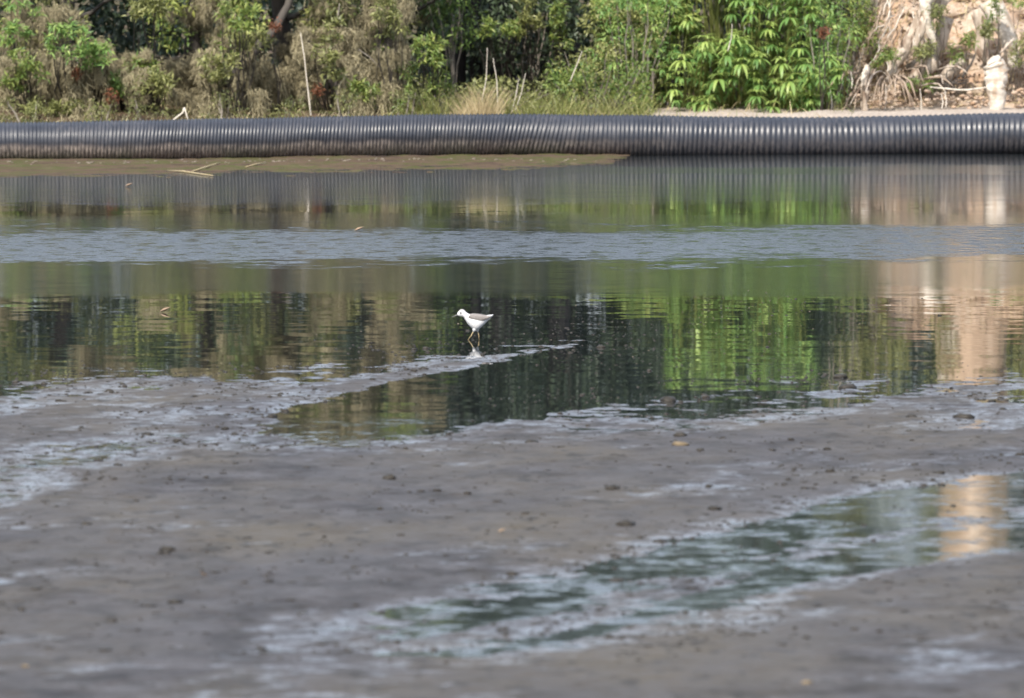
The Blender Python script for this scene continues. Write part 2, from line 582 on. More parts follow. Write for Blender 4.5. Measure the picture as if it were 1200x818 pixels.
# the diagonal channel at the lower right: wet belt with two troughs in it
c2u = line([200, 300, 400, 500, 650, 800, 950, 1050, 1200, 1800], [780, 760, 728, 700, 664, 618, 580, 560, 535, 460])
c2l = line([200, 300, 400, 650, 800, 950, 1100, 1200, 1800], [782, 778, 775, 772, 736, 690, 664, 650, 570])
ch2 = np.minimum((PY - c2u(PXc)) / 16.0, (c2l(PXc) - PY) / 16.0)
ch2 = np.minimum(ch2, (PXc - 260) / 25.0)
t1 = 1 - np.abs(PY - line([460, 620, 800, 950, 1060, 1200, 1800], [748, 708, 655, 614, 592, 572, 490])(PXc)) / line([460, 620, 900, 1050, 1200, 1800], [4, 13, 18, 21, 25, 34])(PXc)
t2 = 1 - np.abs(PY - line([560, 700, 860, 1000, 1130, 1200, 1800], [768, 738, 690, 656, 636, 626, 560])(PXc)) / line([560, 700, 900, 1100, 1800], [3, 6, 10, 17, 24])(PXc)
tr = np.where(PXc < 440, -1, np.maximum(t1, t2))
n_st = vf(GX * 1.0, GY * 0.35, 3.0, 61, 3)          # lumps drawn out along the view
n_xx = vf(GX, GY, 19.0, 91, 2)
XR, YR = GX * 0.978 - GY * 0.21, GX * 0.21 + GY * 0.978
n_dg = vf(XR, YR * 0.16, 1.6, 141, 4, .6)               # soft ridges running obliquely away from the shore
n_ed = vf(GX, GY * 0.5, 1.3, 71, 4)
z = -0.005 + 0.025 * sstep(-0.2, 1.7, mud + 0.25 * n_ed)
z = np.where(mud < -0.35, np.maximum(0.02 * mud * 2.2, -0.35), z)
z = z - 0.030 * sstep(-0.2, 0.9, lag + 0.3 * n_ed)
z = z - 0.0185 * sstep(-0.5, 1.1, ch1 + 0.35 * n_ed)
z = z - 0.0075 * sstep(-5.0, 0.2, ch2 + 0.5 * n_ed) - 0.0105 * sstep(-0.9, 1.2, ch2 + 0.3 * n_ed)
z = z - 0.024 * sstep(-0.3, 0.9, tr + 0.35 * n_ed)
nearm = sstep(-0.6, 0.1, mud)
z = z + nearm * (0.0025 * n_lo + 0.0040 * n_md + 0.0055 * n_hi + 0.0030 * n_st + 0.0035 * n_xx + 0.0060 * n_dg)
z = np.where(PY > 1100, np.maximum(z, 0.01), z)
# far shore
shore_px = line([-600, 0, 180, 260, 340, 620, 715, 740, 1800], [209, 208, 206, 203, 204, 198, 192, 180, 172])
sh = (shore_px(PXc) + 2.2 * vf(GX, GY * .4, 1.1, 131, 5, .65) + 1.2 * n_md - PY) / 20.0
z_sh = 0.002 + 0.03 * np.clip(sh, 0, 1.5)
far = GY > 105
z = np.where(far, np.where(sh > 0, z_sh + 0.007 * n_hi + 0.006 * n_md - .004, np.maximum(sh * 0.12, -0.35)), z)
back = sstep(133.5, 136.0, GY)
z = z + back * (0.44 + 0.02 * n_md) + 0.035 * sstep(136, 139, GY) + 0.045 * sstep(700, 820, PXc) * sstep(134.5, 136.5, GY) + 0.02 * np.clip(GY - 139, 0, 30)
tint = np.zeros_like(z)  # 0 mud, .45 shore soil, 1 sand
tint = np.where(far, 0.45, tint)
sandy = sstep(700, 800, PXc + 25 * n_md) * sstep(133.0, 134.5, GY) * (1 - sstep(139.5, 141, GY))
tint = np.maximum(tint, 0.45 + 0.55 * sandy) * far
ny, nx = GX.shape
idx = np.arange(ny * nx).reshape(ny, nx)
F = np.stack([idx[:-1, :-1], idx[:-1, 1:], idx[1:, 1:], idx[1:, :-1]], -1).reshape(-1, 4)
gm = mesh('ground', np.stack([GX, GY, z], -1).reshape(-1, 3), F, True, tint.ravel())
tag(link('ground', gm, M_MUD), kind='structure')


def ground_z(x, y):
    """height of the ground sheet under a point"""
    i = int(np.clip(np.searchsorted(ys_, y), 1, ny - 1))
    j = int(np.clip(np.searchsorted(xs_, x), 1, nx - 1))
    ty = (y - ys_[i - 1]) / (ys_[i] - ys_[i - 1])
    tx = (x - xs_[j - 1]) / (xs_[j] - xs_[j - 1])
    a = z[i - 1, j - 1] * (1 - tx) + z[i - 1, j] * tx
    b = z[i, j - 1] * (1 - tx) + z[i, j] * tx
    return float(a * (1 - ty) + b * ty)


wm = mesh('water', [(-400, 20, 0), (400, 20, 0), (400, 134.6, 0), (-400, 134.6, 0)], [[0, 1, 2, 3]])
tag(link('water', wm, M_WATER), kind='structure')

# ------------------------------------------------------------------ corrugated pipe
def mat_pipe():
    k = NT('black_corrugated_plastic')
    g = k.n('ShaderNodeNewGeometry')
    sep = k.n('ShaderNodeSeparateXYZ')
    k.l(g.outputs['Position'], sep.inputs[0])
    n1 = k.noise(2.2, 4, 0.6, k.pos((1, 1, 1.5)))
    n2 = k.noise(14, 4, 0.65, k.pos((2, 1, 0.6)))
    # caked silt on the lower side, thick at the left end
    hgt = k.math('ADD', sep.outputs[2], k.math('MULTIPLY', k.math('SUBTRACT', n1.outputs[0], 0.5), 0.14))
    silt = k.mr(hgt, 0.235, 0.155, 0.0, 1.0, True)
    leftness = k.mr(sep.outputs[0], -1.8, 2.2, 1.0, 0.18)
    silt = k.math('MULTIPLY', k.math('MULTIPLY', silt, leftness), k.mr(n2.outputs[0], 0.3, 0.6, 0.55, 1))
    c = k.ramp(n1.outputs[0], [(0.3, (0.012, 0.014, 0.021)), (0.7, (0.026, 0.029, 0.040))])
    n3 = k.noise(0.9, 4, 0.7, k.pos((1, 1, 0.6)))
    dust = k.math('MULTIPLY', k.mr(n2.outputs[0], 0.42, 0.7, 0.0, 1.0), k.mr(n3.outputs[0], 0.42, 0.6, 0.03, 0.5))
    c = k.mix(dust, c, (0.11, 0.10, 0.10))
    c = k.mix(silt, c, k.ramp(n2.outputs[0], [(.35, (0.10, 0.082, 0.072)), (.65, (0.24, 0.20, 0.175))]))
    k.l(c, k.b.inputs['Base Color'])
    r = k.mr(n1.outputs[0], 0.3, 0.7, 0.34, 0.50)
    k.l(k.math('ADD', r, k.math('MULTIPLY', silt, 0.35)), k.b.inputs['Roughness'])
    k.b.inputs['Specular IOR Level'].default_value = 0.6
    k.bump(n2.outputs[0], 0.25, 0.004)
    return k.m


def pipe():
    xs = [-1400, -600, 0, 150, 250, 400, 500, 600, 750, 850, 1000, 1200, 1500, 2400]
    top = [146, 147, 143, 141, 139, 135.5, 134, 133, 134.5, 137, 136.5, 132, 134, 134]
    bot = [194, 194, 190.5, 189, 187.5, 185.5, 184, 183, 186, 188, 187, 181, 183, 183]
    dep = [128, 128, 128.8, 129, 129.6, 130.6, 131.3, 132, 132.2, 132.6, 133, 133.3, 133.3, 133]
    px = np.arange(-900, 2100, 12.0)
    T, B, D = (np.interp(px, xs, v) for v in (top, bot, dep))
    ker = np.hanning(13); ker /= ker.sum()
    sm = lambda a: np.convolve(np.pad(a, 6, mode='edge'), ker, 'valid')
    T, B, D = sm(T), sm(B), sm(D)
    cs = [at(p, (t + b) / 2, d) for p, t, b, d in zip(px, T, B, D)]
    rad = (B - T) / 2 / FPX * D
    cs = np.array([tuple(c) for c in cs])
    seg = np.linalg.norm(np.diff(cs, axis=0), axis=1)
    s = np.concatenate([[0], np.cumsum(seg)])
    # rib positions with a spacing that opens where the pipe flexes
    pos, cur = [], 0.0
    while cur < s[-1] - 0.2:
        pos.append(cur)
        pxx = np.interp(cur, s, px)
        cur += np.interp(pxx, [0, 300, 600, 780, 900, 1200], [0.048, 0.052, 0.055, 0.062, 0.076, 0.072]) * (1 + 0.05 * rng.normal())
    pos = np.array(pos)
    prof = [(0.0, -0.014), (0.22, -0.013), (0.36, 0.0), (0.62, 0.003), (0.80, 0.0), (0.92, -0.012)]
    st, rr = [], []
    for i in range(len(pos) - 1):
        amp = 1.0 + 0.12 * rng.normal()
        for f, dr in prof:
            st.append(pos[i] + f * (pos[i + 1] - pos[i]))
            rr.append(dr * amp * 0.72)
    st, rr = np.array(st), np.array(rr)
    C = np.stack([np.interp(st, s, cs[:, i]) for i in range(3)], 1)
    R = np.interp(st, s, rad) + rr
    tilt = np.interp(np.interp(st, s, px), [-200, 0, 200, 450, 650, 850, 1000, 1200], [0.02, 0.0, 0.10, 0.16, 0.20, 0.06, 0.0, 0.06])
    tilt = tilt + 0.05 * np.interp(np.interp(st, s, px), np.arange(-900, 2200, 90), rng.normal(size=len(np.arange(-900, 2200, 90))))
    N = 40
    ang = np.linspace(0, 2 * np.pi, N, endpoint=False)
    yy = np.cos(ang)[None, :] * R[:, None]
    zz = np.sin(ang)[None, :] * R[:, None]
    sag = 1 + 0.012 * np.sin(st * 1.7)[:, None] + 0.008 * np.sin(st * 4.1 + 1)[:, None]
    zz = zz * sag
    xx = tilt[:, None] * zz - 0.06 * yy
    org = np.array([0.0, 132.0, 0.0])
    V = np.stack([C[:, 0:1] + xx, C[:, 1:2] + yy, C[:, 2:3] + zz], -1) - org
    n = len(st)
    ii = np.arange(n * N).reshape(n, N)
    F = np.stack([ii[:-1], np.roll(ii, -1, 1)[:-1], np.roll(ii, -1, 1)[1:], ii[1:]], -1).reshape(-1, 4)
    m = mesh('corrugated_pipe', V.reshape(-1, 3), F[:, ::-1], True)
    o = link('corrugated_pipe', m, mat_pipe(), loc=tuple(org))
    tag(o, 'long black corrugated plastic pipe lying along the far shore at the water edge', 'pipe')


pipe()

# ------------------------------------------------------------------ the eroded bank on the right
def mat_bank():
    k = NT('pale_eroded_earth')
    n1 = k.noise(2.4, 5, 0.65, k.pos((1, 1, 0.8)))
    n2 = k.noise(11, 5, 0.65, k.pos((1, 1, 0.7)))
    c = k.ramp(n2.outputs[0], [(0.28, (0.24, 0.17, 0.12)), (0.5, (0.42, 0.32, 0.24)), (0.72, (0.56, 0.47, 0.38))])
    c = k.mix(k.mr(n1.outputs[0], 0.46, 0.62, 0, 0.75), c, (0.40, 0.25, 0.155))
    c = k.mix(k.mr(n1.outputs[0], 0.42, 0.30, 0, 0.7), c, (0.22, 0.17, 0.12))
    k.l(c, k.b.inputs['Base Color'])
    k.b.inputs['Roughness'].default_value = 0.95
    k.bump(n2.outputs[0], 0.9, 0.03)
    return k.m


M_BANK = mat_bank()
bx = np.arange(3.6, 11.0, 0.05)
bt = np.linspace(0, 1, 70)
BX, BT = np.meshgrid(bx, bt)
rise = sstep(3.9, 5.4, BX) * 2.0 + 0.25 - 0.5 * sstep(8.5, 11, BX)
nb = vf(BX, BT * 4, 1.1, 77, 4)
nb2 = vf(BX, BT * 5, 4.0, 87, 3)
BZ = 0.42 + BT ** 1.15 * rise + 0.05 * nb2 * sstep(0, .2, BT)
BY = 137.8 + 2.6 * BT ** 0.8 + 0.42 * nb * sstep(0, .3, BT) + 0.10 * nb2 + 0.5 * (1 - sstep(3.8, 4.8, BX))
iy = np.arange(BX.size).reshape(BX.shape)
F = np.stack([iy[:-1, :-1], iy[:-1, 1:], iy[1:, 1:], iy[1:, :-1]], -1).reshape(-1, 4)
tag(link('eroded_bank', mesh('eroded_bank', np.stack([BX, BY, BZ], -1).reshape(-1, 3), F, True), M_BANK), kind='structure')


# ------------------------------------------------------------------ foliage builders
def cluster_cloud(A, c, r, n, L, W, flat=0.8, down=0.25, tint=0.5, tv=0.25, droop=0.15, shell=0.35):
    """n leaves through an ellipsoidal clump, tips outwards"""
    u = unit(rng.normal(size=(n, 3)))
    rad = rng.uniform(shell, 1, (n, 1)) ** 0.6
    P = np.array(c) + u * rad * np.array(r)
    D = u + rng.normal(size=(n, 3)) * 0.6 + np.array([0, 0, -down])
    Nn = np.array([0, 0, flat]) + u * 0.5 + rng.normal(size=(n, 3)) * 0.45
    Ls = L * rng.uniform(0.65, 1.25, n)
    V, F = leaves(P, D, Nn, Ls, W * Ls / L, droop)
    T = np.repeat(np.clip(tint + rng.normal(size=n) * tv, 0, 1), 5)
    A.add(V, F, T)


def make_moss_mesh(seed, w=0.22, h=0.7, n=300):
    """one hanging clump of Spanish moss, top at the origin"""
    acc = Acc()
    nb_ = 11
    bxx, byy = rng.uniform(-w, w, nb_), rng.uniform(-w * .6, w * .6, nb_)
    bz, bl, bt_ = -rng.uniform(0, 0.45, nb_) * h, h * rng.uniform(0.22, 0.62, nb_), rng.uniform(0.25, 0.75, nb_)
    j = rng.integers(0, nb_, n)
    P = np.stack([bxx[j] + rng.normal(size=n) * .028, byy[j] + rng.normal(size=n) * .028, bz[j] - rng.uniform(0, .5, n) * bl[j]], 1)
    D = np.stack([rng.normal(size=n) * 0.25, rng.normal(size=n) * 0.25, -np.ones(n)], 1)
    L = bl[j] * rng.uniform(0.5, 1.15, n)
    V, F, m = ribbons(P, D, L, 0.013, np.stack([rng.normal(size=n) * 0.4, rng.normal(size=n) * 0.4, -np.ones(n) * 0.5], 1), 5, curl=0.016)
    acc.add(V, F, np.repeat(np.clip(bt_[j] + rng.normal(size=n) * 0.22, 0, 1), m))
    # curls
    k = int(n * 1.0)
    j = rng.integers(0, nb_, k)
    Pc = np.stack([bxx[j] + rng.normal(size=k) * .05, byy[j] + rng.normal(size=k) * .05, bz[j] - rng.uniform(-.1, 1.1, k) * bl[j]], 1)
    Dc = rng.normal(size=(k, 3)) + np.array([0, 0, -0.5])
    V, F, m = ribbons(Pc, Dc, 0.11, 0.011, np.tile([[0, 0, -1.2]], (k, 1)), 3, curl=0.01)
    acc.add(V, F, np.repeat(np.clip(0.5 + rng.normal(size=k) * 0.3, 0, 1), m))
    mm = mesh('moss_clump', np.concatenate(acc.V), [f for a in acc.F for f in a.tolist()], False, np.concatenate(acc.T))
    mm.materials.append(M_MOSS)
    return mm


MOSS = [make_moss_mesh(i, rng.uniform(0.18, 0.30), rng.uniform(0.38, 0.75), 330) for i in range(12)]


def put_moss(parent, p, s=1.0, sx=1.0):
    o = bpy.data.objects.new('moss_clump', random.choice(MOSS))
    COL.objects.link(o)
    o.parent = parent
    base = parent.location
    o.location = (p[0] - base.x, p[1] - base.y, p[2] - base.z)
    o.scale = (s * sx, s, s * random.uniform(0.85, 1.2))
    o.rotation_euler = (random.uniform(-.1, .1), random.uniform(-.25, .25), random.uniform(0, 6.28))
    return o


# ------------------------------------------------------------------ forest behind: tall dark trees
def forest_tree_meshes(kind):
    h = 9.0
    tr = tube(wiggle((0, 0, 0), (0.2, 0, h * 0.85), 7, 0.05, kind), np.linspace(0.20, 0.05, 8), 9, 0.12, kind)
    tm = mesh('trunk', tr[0], tr[1], True, np.full(len(tr[0]), 0.5))
    tm.materials.append(M_BARK)
    A = Acc()
    for i in range(46):
        zc = rng.uniform(0.26, 1.0) * h
        rr = 1.9 * math.sin(math.pi * min(1, 0.25 + 0.7 * (zc / h))) + 0.4
        a = rng.uniform(0, 6.28)
        q = rr * rng.uniform(0.2, 1.0)
        s = rng.uniform(0.45, 0.8)
        cluster_cloud(A, (q * math.cos(a), q * math.sin(a), zc), (s, s, s * 0.65), 170, 0.17, 0.075, tint=rng.uniform(0.25, 0.7))
    cm = mesh('crown', np.concatenate(A.V), np.concatenate(A.F), False, np.concatenate(A.T))
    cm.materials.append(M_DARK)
    lims = []
    for i in range(7):
        L = Acc()
        zc = rng.uniform(0.3, 0.75) * h
        a = rng.uniform(0, 6.28)
        V, F = tube(wiggle((0.05, 0, zc), (1.6 * math.cos(a), 1.6 * math.sin(a), zc + 0.7), 4, 0.1, i), [0.07, 0.055, 0.04, 0.028, 0.012], 6)
        L.add(V, [f for f in F if len(f) == 4])
        lm = mesh('limb', np.concatenate(L.V), np.concatenate(L.F), True, np.concatenate(L.T))
        lm.materials.append(M_BARK)
        lims.append(lm)
    return [('trunk', tm), ('crown', cm)] + [('limb', q) for q in lims]


FT = [forest_tree_meshes(i) for i in range(4)]
spots = [(-10.5, 146, .95), (-8.4, 149, 1.05), (-6.3, 145.5, .9), (-4.4, 148, 1.1), (-2.6, 145.8, .92), (-1.0, 149, 1.05), (0.6, 145.6, .95),
         (2.3, 148, 1.0), (3.6, 145.5, .9), (5.0, 149.5, 1.08), (7.4, 147.5, 1.0), (9.6, 149, .95), (-9.4, 154, 1.1), (-5.2, 154, 1.0),
         (-1.8, 155, 1.1), (1.6, 154, 1.05), (4.4, 155, 1.1), (8.2, 154, 1.0), (-13, 150, 1.0), (12.4, 150, 1.0)]
for i, (x, y, s) in enumerate(spots):
    t = empty('forest_tree', (x, y, ground_z(x, y) - 0.05), 'tall dark evergreen tree in the shaded wood behind the bank', 'tree', 'dark trees of the wood behind the bank')
    for nm, mm in FT[i % 4]:
        o = bpy.data.objects.new(nm, mm)
        COL.objects.link(o)
        o.parent = t
    t.rotation_euler = (0, 0, i * 1.9)
    t.scale = (s, s, s * 0.82)

# understory in the shade
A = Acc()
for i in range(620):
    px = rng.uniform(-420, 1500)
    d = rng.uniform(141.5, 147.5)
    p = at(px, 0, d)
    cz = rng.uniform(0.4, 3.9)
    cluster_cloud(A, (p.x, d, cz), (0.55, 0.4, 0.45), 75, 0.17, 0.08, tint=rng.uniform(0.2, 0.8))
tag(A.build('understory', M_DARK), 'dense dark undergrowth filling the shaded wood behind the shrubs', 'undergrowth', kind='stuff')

# ------------------------------------------------------------------ moss draped trees at the left
labels = ['moss-draped tree at the far left edge behind green sprigs', 'moss-draped tree beside the rusty red dead leaves',
          'moss-draped tree with the leaning dark log in front of it', 'moss-draped tree behind the thin white upright stick',
          'moss-draped tree just left of the shaded dark trunks']
tx = [-70, 78, 222, 335, 452]
trees = []
for i, px in enumerate(tx):
    p = at(px, 100, 139.3 + 0.5 * (i % 2))
    gz = ground_z(p.x, p.y)
    t = empty('mossy_tree', (p.x, p.y, gz - 0.05), labels[i], 'tree', 'moss-draped trees on the left bank')
    h = 5.8 + 0.5 * (i % 3)
    tube_obj('trunk', wiggle((0, 0, 0), (0.25 * (-1) ** i, 0.1, h), 8, 0.10, i + 3), np.linspace(0.13, 0.04, 9), M_BARK, t, 9, 0.15, i)
    for k in range(9):
        zc = 0.7 + k * 0.55
        sgn = 1 if k % 2 else -1
        ln = random.uniform(0.6, 1.1)
        tube_obj('branch', wiggle((0.02, 0, zc), (sgn * ln, -random.uniform(0.3, 1.6), zc + random.uniform(0.0, 0.6)), 5, 0.18, k + i * 9),
                 [0.05, 0.04, 0.032, 0.024, 0.016, 0.006], M_GREYBARK if k % 3 == 0 else M_BARK, t, 6)
    A = Acc()
    for k in range(46):
        zc = rng.uniform(0.8, h)
        tn = rng.uniform(0.15, 1.0)
        cluster_cloud(A, (rng.uniform(-0.95, 0.95), rng.uniform(-2.9, 0.0), zc), (0.28, 0.22, 0.2), 100, 0.09, 0.036, tint=tn, tv=0.2)
    A.build('crown', M_OLIVE if i % 2 else M_GREEN, t)
    trees.append(t)
# clumps: (gaps stay dark where the photograph is dark)
gaps = [(142, 45, 32, 38), (60, 60, 10, 20), (92, 120, 10, 10), (285, 112, 14, 14), (195, 122, 16, 10), (440, 60, 8, 26), (350, 20, 10, 16), (225, 66, 14, 22), (306, 76, 12, 26), (372, 100, 16, 22), (70, 96, 14, 12), (170, 60, 10, 16), (412, 12, 10, 16), (480, 96, 14, 24), (18, 108, 12, 12), (200, 55, 12, 30), (262, 8, 12, 22), (245, 45, 14, 12), (108, 28, 12, 22), (330, 55, 12, 30), (42, 8, 12, 14), (395, 95, 12, 25)]
cnt = 0
lobes = [(random.uniform(-190, 490), random.uniform(-330, 110), random.uniform(14, 34)) for _ in range(95)]
lobes += [(50, 30, 14), (45, 70, 16), (150, 20, 12), (178, 112, 22), (215, 30, 16), (235, 105, 26), (340, 50, 18), (345, 90, 24), (340, 118, 22), (420, 40, 20), (455, 70, 20), (458, 105, 22), (20, 112, 20), (60, 112, 18), (110, 105, 16), (300, 100, 20), (395, 30, 16), (410, 90, 14)] * 2
while cnt < 600:
    lb_ = random.choice(lobes)
    px = random.gauss(lb_[0], lb_[2])
    py = random.gauss(lb_[1], lb_[2]) - 14
    if py > 112: continue
    s = random.uniform(0.4, 1.0)
    cy = py + 26 * s
    if any(abs(px - gx) < gw and abs(cy - gy) < gh for gx, gy, gw, gh in gaps) and random.random() < 0.9:
        continue
    if px > 470 and py > 0 and random.random() < 0.8:
        continue
    d = random.uniform(136.6, 139.6)
    p = at(px, py, d)
    if p.z < 0.75: s *= 0.6
    j = min(range(5), key=lambda q: abs(tx[q] - px))
    put_moss(trees[j], p, s)
    cnt += 1


for _ in range(62):        # moss fallen over the low brush right behind the pipe
    px = random.gauss(random.choice([-150, -90, -25, 24, 58, 108, 160, 207, 240, 298, 338, 350, 418, 455]), 8)
    p = at(px, random.uniform(48, 112), random.uniform(135.5, 137.0))
    put_moss(trees[min(range(5), key=lambda q: abs(tx[q] - px))], p, random.uniform(.55, 1.1))


# ------------------------------------------------------------------ leafy sprigs and shrubs on the left (each its own plant)
def sprig_bush(name, px, py, w_px, h_px, d, mat, label, cat='shrub', group=None, n=9, L=0.10, W=0.028, tint=0.6, tuft=True, stem=M_BARK):
    """upright bush whose twigs end in tufts of narrow leaves; (px,py) centre, sizes in photograph pixels"""
    c = at(px, py, d)
    pxm = d / FPX
    gz = ground_z(c.x, d)
    t = empty(name, (c.x, d, gz), label, cat, group)
    A, B = Acc(), Acc()
    for i in range(n):
        ex = random.uniform(-0.5, 0.5) * w_px * pxm
        ez = c.z - gz + random.uniform(-0.5, 0.5) * h_px * pxm
        ey = random.uniform(-0.25, 0.25)
        tip = Vector((ex, ey, max(ez, 0.12)))
        P = wiggle((ex * 0.3, ey * 0.2 + 1.1, 0), tip, 5, 0.10, i + px)
        V, F = tube(P, [0.010, 0.009, 0.007, 0.006, 0.005, 0.003], 5)
        B.add(V, [f for f in F if len(f) == 4])
        k = 34 if tuft else 60
        u = unit(rng.normal(size=(k, 3)) * np.array([1, 1, 0.7]) + np.array([0, -0.25, 0.3]))
        Pp = np.array(tip) + rng.normal(size=(k, 3)) * 0.035
        Ls = L * rng.uniform(0.7, 1.3, k)
        V, F = leaves(Pp, u, np.array([0, -0.2, 1]) + rng.normal(size=(k, 3)) * 0.35, Ls, W, 0.2)
        A.add(V, F, np.repeat(np.clip(tint + rng.normal(size=k) * 0.18, 0, 1), 5))
    A.build('foliage', mat, t)
    B.build('stem', stem, t)
    return t


sprigs = [
    (14, 28, 60, 44, M_SHRUB, 'bright green tufted sprigs at the top left corner of the bank'),
    (32, 82, 66, 46, M_GREEN, 'green tufted bush at the left edge below the bright sprigs'),
    (78, 46, 50, 40, M_SHRUB, 'bright green tufted bush left of the curved pale stick'),
    (112, 66, 32, 22, M_SHRUB, 'small yellow-green sprig right above the curved pale stick'),
    (166, 80, 36, 34, M_GREEN, 'green tufted bush between the dark hollow and the moss'),
    (140, 98, 22, 18, M_SHRUB, 'small bright sprig just above the rusty red leaves'),
    (182, 96, 34, 30, M_OLIVE, 'pale olive sprig in front of the grey moss'),
    (280, 18, 46, 30, M_GREEN, 'green tuft high above the leaning dark log'),
    (292, 44, 40, 26, M_OLIVE, 'olive tuft just below the green tuft over the log'),
    (60, 132, 60, 24, M_OLIVE, 'low olive bush at the foot of the left bank'),
    (384, 58, 30, 70, M_OLIVE, 'yellow-olive bush right of the thin white stick'),
    (424, 116, 30, 34, M_GREEN, 'low green bush with a rusty foot beside the grey moss'),
    (462, 20, 52, 40, M_OLIVE, 'olive bush at the top beside the shaded trunks'),
    (175, 8, 40, 22, M_OLIVE, 'olive sprig at the top above the dark hollow'),
    (255, 82, 40, 26, M_OLIVE, 'olive sprig under the foot of the leaning log'),
    (505, 60, 34, 30, M_GREEN, 'green sprig at the left side of the shaded trunks'),
    (498, 100, 60, 50, M_GREEN, 'green bush at the foot of the shaded trunks'),
]
for s in sprigs:
    sprig_bush('leafy_bush', s[0], s[1], s[2], s[3], 135.5 + random.uniform(-0.4, 0.6), s[4], s[5], group='tufted bushes on the left bank', n=13)

for px, py, wd, hh, lb in [(88, 88, 11, 24, 'narrow clump of rusty red dead leaves below the curved stick'),
                           (133, 112, 18, 20, 'larger clump of rusty red dead leaves low in the moss'),
                           (322, 32, 12, 12, 'small dark red leaf clump high on the leaning log'),
                           (372, 108, 8, 8, 'faded reddish leaf clump right of the white stick foot'),
                           (965, 38, 8, 6, 'orange-red leaf clump above the bright shrub on the right')]:
    sprig_bush('red_leaf_clump', px, py, wd * .35, hh * .6, 135.3, M_RUST, lb, 'dead leaves', 'rusty dead leaf clumps', n=3, L=0.06, W=0.022, tint=0.3)


# sticks and logs
def stick(name, pts, radii, d, mat, label, cat='stick', seg=7, wob=0.1, dd=0.0):
    P = [at(x, y, d + dd * i) for i, (x, y) in enumerate(pts)]
    # resample
    Q, R = [], []
    for i in range(len(P) - 1):
        for k in range(4):
            t = k / 4
            Q.append(P[i].lerp(P[i + 1], t) + noise.noise_vector(Vector((i + t, pts[0][0], 0))) * radii[i] * 0.8)
            R.append(radii[i] * (1 - t) + radii[i + 1] * t)
    Q.append(P[-1]); R.append(radii[-1])
    o0 = Q[0].copy()
    V, F = tube(Q, R, seg, wob, pts[0][0] * 0.01)
    m = mesh(name, V - np.array(o0), F, True, np.full(len(V), 0.5))
    o = link(name, m, mat, loc=o0)
    return tag(o, label, cat)


stick('bare_stick', [(366, 150), (361, 108), (357, 70), (352, 38)], [0.011, 0.010, 0.008, 0.005], 135.6, M_TWIG, 'thin white bare stick standing upright against the grey moss')
stick('bent_stick', [(74, 56), (87, 63), (93, 76), (100, 92)], [0.008, 0.014, 0.015, 0.012], 135.9, M_GREYBARK, 'short curved pale stick among the green sprigs')
stick('leaning_log', [(262, 100), (282, 74), (304, 54), (326, 30), (340, -4)], [0.06, 0.075, 0.07, 0.06, 0.05], 136.6, M_BARK, 'dark leaning log rising to the right through the moss', 'log', dd=0.15)
stick('slanting_branch', [(402, 118), (388, 88), (372, 66), (358, 44)], [0.06, 0.06, 0.05, 0.035], 136.7, M_BARK, 'dark slanting branch falling right behind the white stick', 'branch')
stick('pale_twig', [(398, 4), (396, 18), (401, 32)], [0.006, 0.011, 0.006], 136.0, M_GREYBARK, 'short pale curved twig near the top left of the olive bush')
stick('broken_stem', [(196, 146), (214, 132), (216, 126), (221, 142)], [0.008, 0.012, 0.012, 0.006], 134.4, M_TWIG, 'bent yellowish stem lying just over the left part of the pipe')
stick('pale_twig', [(420, 58), (432, 66), (446, 80)], [0.005, 0.008, 0.004], 136.1, M_GREYBARK, 'faint slanting twig on the moss left of the shaded trunks')
for i, (a, b, c, lb) in enumerate([((571, 56), (570, 92), (565, 118), 'tall pale dead stem left in the straw tuft'), ((578, 68), (582, 95), (584, 132), 'thin pinkish dead stem in the middle of the straw tuft'),
                                   ((616, 86), (611, 108), (601, 138), 'pale dead stem leaning right of the straw tuft'), ((608, 92), (605, 110), (598, 136), 'shorter pale stem beside the leaning one'),
                                   ((682, 60), (676, 76), (668, 96), 'small pale twig in front of the rightmost shaded trunk'),
                                   ((858, 28), (857, 45), (853, 60), 'thin pale stem inside the bright green shrub')]):
    stick('dry_stalk', [c, b, a], [0.007, 0.006, 0.003], 135.3, M_TWIG, lb, 'stalk')['group'] = 'pale dead stems along the bank'

# ------------------------------------------------------------------ shaded trunks in the middle
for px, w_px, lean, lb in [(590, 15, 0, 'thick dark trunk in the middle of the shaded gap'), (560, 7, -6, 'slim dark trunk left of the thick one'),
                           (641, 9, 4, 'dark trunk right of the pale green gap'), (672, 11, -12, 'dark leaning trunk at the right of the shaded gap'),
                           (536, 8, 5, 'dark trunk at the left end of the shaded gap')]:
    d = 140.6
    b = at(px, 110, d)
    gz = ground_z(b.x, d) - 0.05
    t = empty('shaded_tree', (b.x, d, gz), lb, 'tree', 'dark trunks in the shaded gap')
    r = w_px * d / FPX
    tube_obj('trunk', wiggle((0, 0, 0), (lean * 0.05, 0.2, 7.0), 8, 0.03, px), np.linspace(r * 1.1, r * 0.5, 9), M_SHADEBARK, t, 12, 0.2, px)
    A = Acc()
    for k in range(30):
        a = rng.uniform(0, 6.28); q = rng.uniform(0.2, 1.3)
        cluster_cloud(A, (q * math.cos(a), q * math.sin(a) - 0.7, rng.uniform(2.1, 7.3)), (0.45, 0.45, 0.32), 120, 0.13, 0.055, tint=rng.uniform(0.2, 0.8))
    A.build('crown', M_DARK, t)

for px, py, w_, h_, mt, lb in [(622, 24, 26, 50, M_OLIVE, 'pale green sunlit sapling between the thick trunk and its neighbour'),
                               (656, 30, 22, 50, M_GREEN, 'green sapling between the two right shaded trunks'),
                               (588, 32, 40, 20, M_GREEN, 'low green sprays in front of the thick dark trunk')]:
    sprig_bush('sapling', px, py, w_, h_, 139.0, mt, lb, 'sapling', 'saplings in the shaded gap', n=12, tint=0.55)


